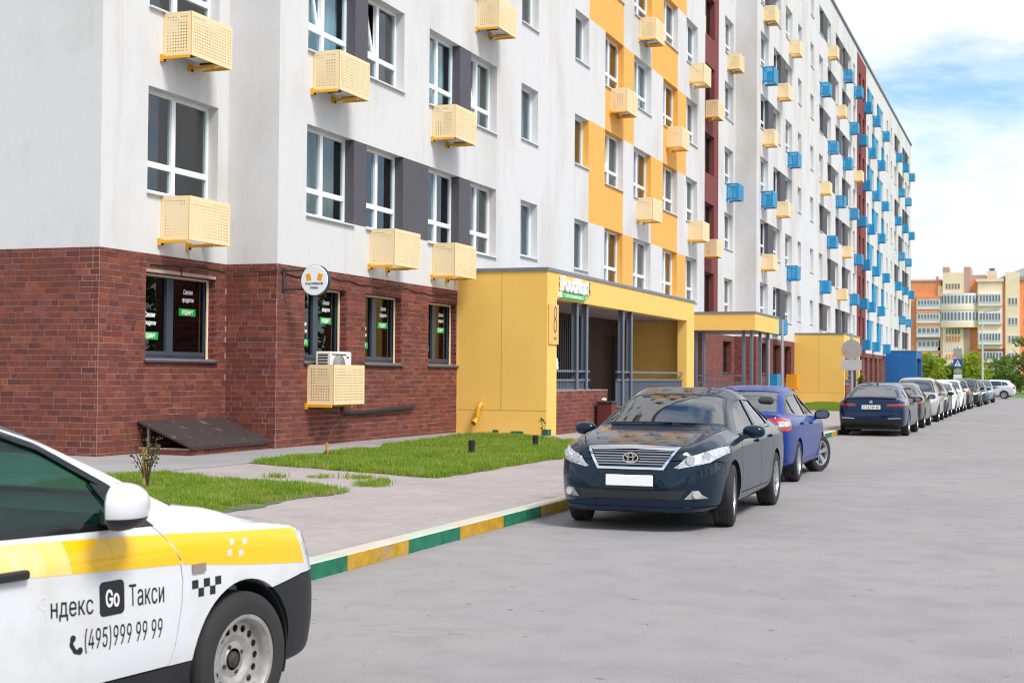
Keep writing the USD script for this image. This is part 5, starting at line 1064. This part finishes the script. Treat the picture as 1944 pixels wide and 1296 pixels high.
obj('panel', cbx(-.40, .40, -.09, -.07, 2.55, 3.35, .008), P('sign_blue', (.01, .07, .42), .4), cp)
obj('triangle', facy(Polygon([(-.31, 2.65), (.31, 2.65), (0, 3.25)]), -.09, 0, .004), white_pvc, cp)
obj('figure', facy(unary_union([Point(0, 3.07).buffer(.035), LineString([(0, 3.02), (-.01, 2.88), (.09, 2.70)]).buffer(.022), LineString([(-.01, 2.88), (-.1, 2.70)]).buffer(.022), LineString([(-.1, 2.92), (0, 3.0), (.1, 2.93)]).buffer(.018)]), -.094, 0, .003), dark_ink, cp)
obj('upper_plate', bx(-.40, .40, -.09, -.07, 3.5, 4.35), sign_back, cp); obj('lower_plate', cbx(-.38, .38, -.09, -.07, 1.35, 1.85, .01), white_pvc, cp); obj('lower_plate', cbx(-.36, .36, -.09, -.07, 1.95, 2.35, .01), sign_back, cp)
lp = thing('street_lamp', 'tall pale lamp column beyond the parked cars', 'street lamp', (-5.5, 156.0, 0))
obj('column', tube([(0, 0, 0), (0, 0, 4), (0, 0, 8.4)], [.12, .09, .06], 12), P('lamp_column', (.6, .6, .6), .5), lp, 40)
obj('arm', tube([(0, 0, 8.35), (.3, -.1, 8.6), (1.2, -.4, 8.75)], .04, 8), post_mat, lp, 40); obj('lamp_head', cbx(1.1, 1.75, -.52, -.34, 8.70, 8.82, .03), post_mat, lp)

# ------------------------------------------------------------------ the brick blocks across the end of the street
ob = P('far_orange_brick', (.78, .29, .13), .85, var=.12, vs=.5); cr = P('far_cream_brick', (.86, .69, .49), .85, var=.08, vs=.5); pk = P('far_pink_brick', (.52, .34, .29), .85); fw = P('far_white', (.72, .73, .76), .6)
fg = P('far_glass', (.16, .18, .21), .08); fr_roof = P('far_roof_grey', (.26, .27, .30), .7)
FB = thing('distant_apartment_building', 'orange and cream brick apartment block with white balconies across the street end', 'apartment building', (0, 320, 0))
# local: x to the right, front faces towards -y
def blk(name, mat, x0, x1, z0, z1, d0, d1): return obj(name, bx(x0, x1, -d1, -d0, z0, z1), mat, FB)
def wins(x0, x1, z0, z1, n, y, gap=.45, mat=None):
    w = (x1 - x0) / n; gap = min(gap, .26) if n > 3 and gap < 1 else gap; z0 -= .15 * (gap < .3)
    for i in range(n):
        f = obj('window', bx(x0 + i * w + gap * .25, x0 + (i + 1) * w - gap * .25, -y - .08, -y, z0, z1), fw, FB)
        obj('pane', bx(x0 + i * w + gap * .5, x0 + (i + 1) * w - gap * .5, -y - .1, -y - .085, z0 + .18, z1 - .18), fg, f)
blk('wing', ob, -26.2, -19.8, -3, 22.6, -10, 0)
blk('roof_edge', pk, -26.4, -19.6, 22.6, 23.0, -10, .15)
for i, z in enumerate((5.0, 7.95, 10.9, 13.9, 16.9)):
    blk('balcony', fw, -24.8, -19.9, z - .35, z + 1.9, 0, 1.0 if i > 1 else .4); wins(-24.6, -20.1, z + .55, z + 1.8, 7 if i in (3, 4) else 5, 1.0 if i > 1 else .4, .35)
    blk('band', ob if i != 1 else pk, -24.9, -19.8, z + 1.9, z + 2.5, 0, 1.1 if i > 1 else .5)
# the curved bay
th = np.linspace(-.5, 1.15, 13); R_ = 8.6; cx_, cy_ = -14.6, 8.1 - 5.2
def arc(r, z0, z1, mat, name, t0=-.62, t1=.78, n=14):
    a = np.linspace(t0, t1, n); o = np.column_stack([cx_ + r * np.sin(a), 4.6 - r * np.cos(a)]); i = np.column_stack([cx_ + (r - .5) * np.sin(a), 4.6 - (r - .5) * np.cos(a)])
    return obj(name, extr(Polygon(np.vstack([o, i[::-1]])), z0, z1), mat, FB)
blk('column', cr, -20.4, -19.5, -3, 21.6, -10, .4); blk('tower', cr, -19.4, -15.1, -3, 24.4, -10, 1.0); blk('tower', pk, -15.1, -13.7, -3, 25.6, -10, .6); blk('tower_top', pk, -19.4, -18.0, 24.4, 25.6, -4, .9)
blk('recess_wall', ob, -13.7, -12.2, -3, 22.8, -10, 0)
cx_, R_ = -15.9, 5.6
def arc(r, z0, z1, mat, name, n=14):
    a = np.linspace(-.78, .78, n); o = np.column_stack([cx_ + r * np.sin(a), 3.2 - r * np.cos(a)]); i = np.column_stack([cx_ + (r - .5) * np.sin(a), 3.2 - (r - .5) * np.cos(a)])
    return obj(name, extr(Polygon(np.vstack([o, i[::-1]])), z0, z1), mat, FB)
for z0, z1, m, r in ((12.6, 13.7, cr, R_ + .1), (13.7, 16.3, fw, R_), (16.3, 17.2, cr, R_ + .1), (17.2, 19.9, fw, R_)): arc(r, z0, z1, m, 'bay')
for z in (14.2, 17.8):
    for a in np.linspace(-.68, .68, 11): obj('window', xf(bx(-.19, .19, -R_ - .08, -R_ + .1, 0, 1.6), T(cx_, 3.2, z) @ R([0, 0, 1], math.degrees(a))), fg, FB)
for z in (20.9, 11.2, 9.6, 7.6, 5.8):
    for k in range(5): blk('window', fg if z > 11 else (fw if z in (7.6,) else ob), -18.7 + k * .62, -18.35 + k * .62, z, z + 1.1, 1.0, 1.08)
blk('bay', cr, -12.2, -7.2, 8.0, 22.9, -10, 1.6); blk('bay_top', cr, -12.5, -6.9, 22.3, 22.9, -10, 1.9); blk('wall', ob, -12.2, -6.6, -3, 8.0, -10, .6); blk('wall', ob, -7.2, -6.6, 8.0, 22.4, -10, 1.4)
for z in (9.3, 13.6, 17.5): blk('balcony', fw, -12.0, -7.3, z - .4, z + 2.3, 1.6, 2.2); wins(-11.8, -7.5, z + .5, z + 2.1, 7, 2.2, .3)
for z in (2.0, 5.6): blk('balcony', fw, -11.3, -7.1, z - .5, z + 1.9, .6, 1.4); wins(-11.1, -7.3, z + .3, z + 1.8, 6, 1.4, .3)
blk('column', cr, -6.6, -3.8, -3, 24.2, -10, 1.9)
for z in (2.3, 5.6, 9.2, 13.0, 17.2): wins(-6.1, -4.1, z, z + 1.7, 3, 1.9, .3)
blk('wing', ob, -3.8, 16, -3, 22.6, -10, 0); blk('roof_edge', fr_roof, -3.8, 16.2, 22.6, 23.4, -10, .3)
for z in (2.3, 5.6, 9.2, 13.0, 17.2): wins(-3.2, 14.0, z, z + 1.6, 9, 0, 1.4)
obj('roof', m3.Manifold.hull_points(np.array([(x, y, z) for x, z in ((-8.5, 23.0), (16, 23.0)) for y in (.5, 9)] + [(-3, 5, 25.6), (16, 5, 28.0)], float)), fr_roof, FB)
blk('roof_house', cr, -10.5, -8.4, 22.9, 24.9, -6, -3); blk('roof_house', P('far_teal', (.03, .16, .17), .6), -10.0, -8.9, 24.9, 25.5, -5.5, -3.5); blk('roof_house', pk, -13.7, -10.6, 22.9, 24.0, -6, -2); blk('chimney', pk, -21.2, -20.6, 23, 24.0, -6, -5)
kiosk = thing('bus_shelter', 'small glazed shelter with a flat roof beyond the blue porch', 'shelter', (-12.4, 160, 0))
for xx in (-1.1, -.4, .3, 1.0):
    for yy in (0, 1.6): obj('post', bx(xx - .06, xx + .06, yy, yy + .12, 0, 3.3), dark_pvc, kiosk)
obj('roof', cbx(-1.4, 1.4, -.3, 2.0, 3.3, 3.55, .04), P('far_teal', (.03, .16, .17), .6), kiosk); obj('pane', [bx(-1.05, -.45, .05, .07, .4, 2.9), bx(.35, .95, .05, .07, .4, 2.9)], fg, kiosk)

# ------------------------------------------------------------------ trees and shrubs at the end of the street
def leafmat(name, c):
    c = np.array(c)
    return usdkit.material(stage, '/World/Looks/' + name, {
        'o': ('attribute', {'attribute': 'tone'}), 'r': ('rgb_ramp', {'ramp': [(0, tuple(c * .6)), (.5, tuple(c)), (1, tuple(c * 1.5))]}), 'd': ('principled_bsdf', {'roughness': .6}), 't': ('translucent_bsdf', {}), 'x': ('mix_closure', {'fac': .5})},
        [('o.fac', 'r.fac'), ('r.color', 'd.base_color'), ('r.color', 't.color'), ('d.BSDF', 'x.closure1'), ('t.BSDF', 'x.closure2')], surface='x.closure')
leaf_lime, leaf_green, leaf_dark = leafmat('leaf_lime', (.30, .40, .02)), leafmat('leaf_green', (.14, .23, .04)), leafmat('leaf_dark', (.07, .13, .04))
bark = P('bark', (.09, .065, .045), .9, var=.3, vs=12)
def leaves(centres, rad, n, size, seed):
    g = np.random.default_rng(seed); V, F = [], []; k = 0
    for c, r in zip(centres, rad):
        m = max(6, int(n * r * r)); d = g.normal(size=(m, 3)); d /= np.linalg.norm(d, axis=1, keepdims=True); p = np.asarray(c) + d * (r * g.uniform(.55, 1.05, (m, 1)) ** .6) * [1, 1, .85]
        a = g.normal(size=(m, 3)); a /= np.linalg.norm(a, axis=1, keepdims=True); b = np.cross(a, g.normal(size=(m, 3))); b /= np.linalg.norm(b, axis=1, keepdims=True); s = size * g.uniform(.6, 1.3, (m, 1))
        q = np.stack([p - a * s, p + b * s * .55, p + a * s, p - b * s * .55], 1); V.append(q.reshape(-1, 3)); i = k + 4 * np.arange(m)[:, None]; F += [np.hstack([i, i + 1, i + 2]), np.hstack([i, i + 2, i + 3])]; k += 4 * m
    return np.vstack(V), np.vstack(F)
def tree(name, label, cat, x, y, h, w, mat, seed, trunk=.25, z0=-.05):
    g = np.random.default_rng(seed); t = thing(name, label, cat, (x, y, z0), 0, None); th_ = h * trunk
    obj('trunk', tube([(0, 0, 0), (.03 * h * g.uniform(-1, 1), 0, th_), (.05 * h * g.uniform(-1, 1), 0, h * .75)], [.035 * h * .6, .025 * h * .6, .006 * h], 8), bark, t, 40)
    for i in range(6):
        a = g.uniform(0, 6.28); z = h * g.uniform(trunk * .7, .6); obj('branch', tube([(0, 0, z), (w * .25 * math.cos(a), w * .25 * math.sin(a), z + h * .13), (w * .42 * math.cos(a), w * .42 * math.sin(a), z + h * .22)], [.012 * h, .008 * h, .003 * h], 6), bark, t, 40)
    cs, rs = [], []
    for i in range(22):
        a, q, z = g.uniform(0, 6.28), g.uniform(0, 1) ** .6, g.uniform(trunk * .7, .95); rr = w * .5 * math.sqrt(max(.05, 1 - ((z - .55) / .55) ** 2)); cs.append((q * rr * .85 * math.cos(a), q * rr * .85 * math.sin(a), z * h)); rs.append(w * g.uniform(.13, .24))
    lv = leaves(cs, rs, 200 / max(1, w * .35), .11 + .018 * w, seed); obj('crown', lv, mat, t, tone=np.repeat(g.uniform(0, 1, len(lv[0]) // 4), 4))
    return t
def atpx(px, y): d = CAM @ np.array([(px - 972) / 2700, 0, 1.0]); return d[0] / d[1] * y
TR = [(1766, 146, 4.0, 2.6, leaf_lime, 'bright lime green round bush beside the blue porch'), (1782, 150, 3.8, 2.4, leaf_lime, 'lime green bush behind the lime bush by the blue porch'), (1800, 168, 3.2, 3.2, leaf_dark, 'dark olive bush between the lime bush and the crossing sign'),
      (1836, 176, 3.9, 4.2, leaf_green, 'mid green bush just right of the crossing sign'), (1853, 170, 4.6, 3.8, leaf_lime, 'yellow green tree left of the pale lamp column'), (1880, 190, 3.0, 4.0, leaf_green, 'low bush just right of the pale lamp column'),
      (1900, 182, 4.2, 4.4, leaf_green, 'loose green bush below the cream brick column'), (1924, 175, 3.2, 3.4, leaf_green, 'spreading green bush left of the tall tree'), (1946, 170, 6.6, 3.4, leaf_green, 'tall green tree at the right edge of the view'), (1972, 166, 7.5, 4.0, leaf_green, 'tall green tree just beyond the right edge'), (1818, 186, 3.4, 4.0, leaf_green, 'low green bush behind the crossing sign')]
for i, (px, y, h_, w_, m_, lab) in enumerate(TR): tree('tree' if h_ > 5 or 'tree' in lab else 'bush', lab, 'tree' if h_ > 5 or 'tree' in lab else 'bush', atpx(px, y), y, h_, w_, m_, 100 + i, .25 if h_ > 5 else .12)

# ------------------------------------------------------------------ lawns, saplings, stumps
grass_mat = usdkit.material(stage, '/World/Looks/grass', {'o': ('object_info', {}), 'g': ('geometry', {}), 'n': ('noise_texture', {'scale': 1.6, 'detail': 5.0, 'roughness': .65}), 'ad': ('math', {'math_type': 'multiply_add', 'value2': .3}), 'r': ('rgb_ramp', {'ramp': [(.2, (.10, .19, .012)), (.5, (.19, .32, .02)), (.75, (.28, .38, .035)), (.95, (.42, .38, .12))]}), 'd': ('principled_bsdf', {'roughness': .55}), 't': ('translucent_bsdf', {}), 'x': ('mix_closure', {'fac': .5})},
    [('g.position', 'n.vector'), ('o.random', 'ad.value1'), ('n.fac', 'ad.value3'), ('ad.value', 'r.fac'), ('r.color', 'd.base_color'), ('r.color', 't.color'), ('d.BSDF', 'x.closure1'), ('t.BSDF', 'x.closure2')], surface='x.closure')
def tuft(seed, n, h, spread):
    g = np.random.default_rng(seed); V, F = [], []
    for i in range(n):
        p = g.normal(0, spread, 2); a = g.uniform(0, 6.28); hh = h * g.uniform(.5, 1.2); ln = g.uniform(.1, .6) * hh; w = .0045; dx, dy = math.cos(a), math.sin(a)
        b = len(V) ; V += [(p[0] - dy * w, p[1] + dx * w, -.005), (p[0] + dy * w, p[1] - dx * w, -.005), (p[0] + dx * ln * .35 - dy * w * .8, p[1] + dy * ln * .35 + dx * w * .8, hh * .6), (p[0] + dx * ln * .35 + dy * w * .8, p[1] + dy * ln * .35 - dx * w * .8, hh * .6), (p[0] + dx * ln, p[1] + dy * ln, hh)]
        F += [(b, b + 1, b + 3), (b, b + 3, b + 2), (b + 2, b + 3, b + 4)]
    return np.array(V), np.array(F)
def lawn(poly, dens, label, seed):
    pi = UsdGeom.PointInstancer.Define(stage, numbered('/World', 'grass')); base = str(pi.GetPath()); g = np.random.default_rng(seed)
    for i in range(4): obj('tuft', tuft(seed + i, 18, .038 + .010 * i, .045), grass_mat, pi.GetPrim())
    x0, y0, x1, y1 = poly.bounds; n = int(1.6 * dens * (x1 - x0) * (y1 - y0)); pts = np.column_stack([g.uniform(x0, x1, n), g.uniform(y0, y1, n)])
    import shapely
    ins = shapely.contains_xy(poly.buffer(-.02), pts[:, 0], pts[:, 1]); edge = shapely.distance(poly.boundary, shapely.points(pts)); bald = meshkit.fbm(np.column_stack([pts * .9, np.full(n, .3)]), 4, seed)
    keep = ins & (g.uniform(size=n) < np.clip((bald - .38) * 6, .06, 1) * np.clip(.3 + edge * 2.0, 0, 1)); p = pts[keep]; k = len(p)
    out = np.column_stack([p, [gz(x) + .012 for x in p[:, 0]]]); s = g.uniform(.6, 1.25, k) * np.clip(.6 + bald[keep] * .9, .5, 1.3); a = g.uniform(0, 6.28, k)
    pi.CreatePositionsAttr(Vt.Vec3fArray.FromNumpy(out.astype(np.float32))); pi.CreateScalesAttr(Vt.Vec3fArray.FromNumpy(np.repeat(s[:, None], 3, 1).astype(np.float32)))
    pi.CreateOrientationsAttr(Vt.QuathArray([Gf.Quath(float(math.cos(q / 2)), 0, 0, float(math.sin(q / 2))) for q in a])); pi.CreateProtoIndicesAttr(Vt.IntArray.FromNumpy(g.integers(0, 4, k).astype(np.int32)))
    pi.CreatePrototypesRel().SetTargets([Sdf.Path(f'{base}/tuft' + ('' if i == 0 else f'_{i:03d}')) for i in range(4)])
    tag(pi.GetPrim(), label, 'grass', None, 'stuff')
lawn(G2, 520, 'green grass on the lawn in front of the yellow porch', 50)
lawn(G1.intersection(sbox(-12, 8, -7, 17)), 520, 'patchy grass on the lawn behind the taxi', 60)
lawn(G3, 160, 'grass on the far lawn before the plain yellow porch', 70)
lawn(unary_union([Point(-9.6 + .5 * i, 16.9 + .25 * (i % 3)).buffer(.16) for i in range(4)] + [Point(-8.0, 16.4).buffer(.22), Point(-8.7, 17.3).buffer(.13)]), 300, 'stray grass tufts growing on the paved path', 80)
twig = P('twig', (.10, .06, .04), .85); stake_m = P('stake_wood', (.50, .27, .08), .8, var=.25, vs=12); leaf_small = leafmat('leaf_small', (.16, .2, .03))
s1 = thing('shrub', 'small bushy shrub tied to a wooden stake behind the taxi', 'shrub', (-10.2, 14.7, gz(-10.2) + .01)); rs = random.Random(4)
obj('stake', cbx(-.022, .022, -.022, .022, 0, .44, .005), stake_m, s1)
lf = []
for i in range(12):
    a = rs.uniform(0, 6.28); q = rs.uniform(.12, .3); hh = rs.uniform(.35, .68); pts = [(.03, .03, 0), (.03 + q * .35 * math.cos(a), q * .35 * math.sin(a), hh * .5), (.03 + q * math.cos(a), q * math.sin(a), hh)]
    obj('twig', tube(pts, [.009, .006, .002], 6), twig, s1)
    for j in range(3): lf.append((.03 + q * math.cos(a) * (.6 + .2 * j), q * math.sin(a) * (.6 + .2 * j), hh * (.62 + .18 * j)))
obj('foliage', leaves(lf, [.05] * len(lf), 1600, .022, 5), leaf_small, s1)
s2 = thing('sapling', 'thin bare sapling bent over beside a short wooden stake', 'sapling', (-10.76, 20.5, gz(-10.76) + .01))
obj('stake', cbx(-.02, .02, -.02, .02, 0, .26, .005), stake_m, s2)
obj('twig', tube([(.02, .02, 0), (.0, .0, .25), (.05, .1, .5), (.18, .3, .66), (.3, .48, .70)], [.011, .009, .007, .004, .002], 6), twig, s2); obj('twig', tube([(.01, .01, .3), (.14, .2, .38), (.2, .3, .46)], [.005, .003, .002], 6), twig, s2)
obj('foliage', leaves([(0, 0, .06), (.06, .05, .05), (-.05, .02, .05)], [.09, .07, .07], 1500, .03, 9), leaf_green, s2)
for lab, x, y, hh in (('black pipe stub standing in the grass, apart from the other', -9.12, 22.67, .29), ('black pipe stub beside a young seedling near the yellow wall', -9.0, 25.62, .27)):
    q = thing('pipe_stub', lab, 'pipe stub', (x, y, gz(x))); obj('tube', xf(lathe([(.04, 0), (.054, 0), (.054, hh), (.04, hh), (.04, 0)], 20), T(0, 0, 0)), black_rubber, q, 30); obj('collar', lathe([(.054, hh * .7), (.060, hh * .7), (.060, hh * .85), (.054, hh * .85), (.054, hh * .7)], 20), black_plastic, q, 30)
s3 = thing('seedling', 'young seedling with a few leaves growing in front of the yellow wall', 'seedling', (-9.35, 27.0, gz(-9.3) + .01))
obj('stem', tube([(0, 0, 0), (.01, 0, .25), (-.01, .02, .5)], [.007, .005, .003], 6), twig, s3); obj('foliage', leaves([(-.03, 0, .48), (.05, 0, .42), (0, .03, .52), (.03, -.02, .33)], [.045] * 4, 2500, .028, 12), leaf_small, s3)
for i, (x, y, h_, w_, lab) in enumerate(((-8.6, 78.9, .9, 1.1, 'low leafy shrub at the foot of the plain yellow porch'), (-9.0, 78.6, 1.7, .5, 'thin young tree in front of the plain yellow porch'), (-11.9, 66.5, .7, .9, 'low shrub beside the far lawn'))):
    tree('shrub', lab, 'shrub', x, y, h_, w_, leaf_green, 200 + i, .3, gz(x))

# what stands across the road, behind the camera's right shoulder: a belt of trees, seen only in glass and paint
gw = np.random.default_rng(77); cs = [(gw.uniform(24, 30), y + gw.uniform(-2, 2), gw.uniform(1.2, 8.0)) for y in np.arange(-28, 118, 1.1)]
lv = leaves(cs, gw.uniform(1.0, 2.0, len(cs)), 26, .42, 78); tag(obj('trees', lv, leaf_dark, None, tone=np.repeat(gw.uniform(0, 1, len(lv[0]) // 4), 4)), kind='stuff')
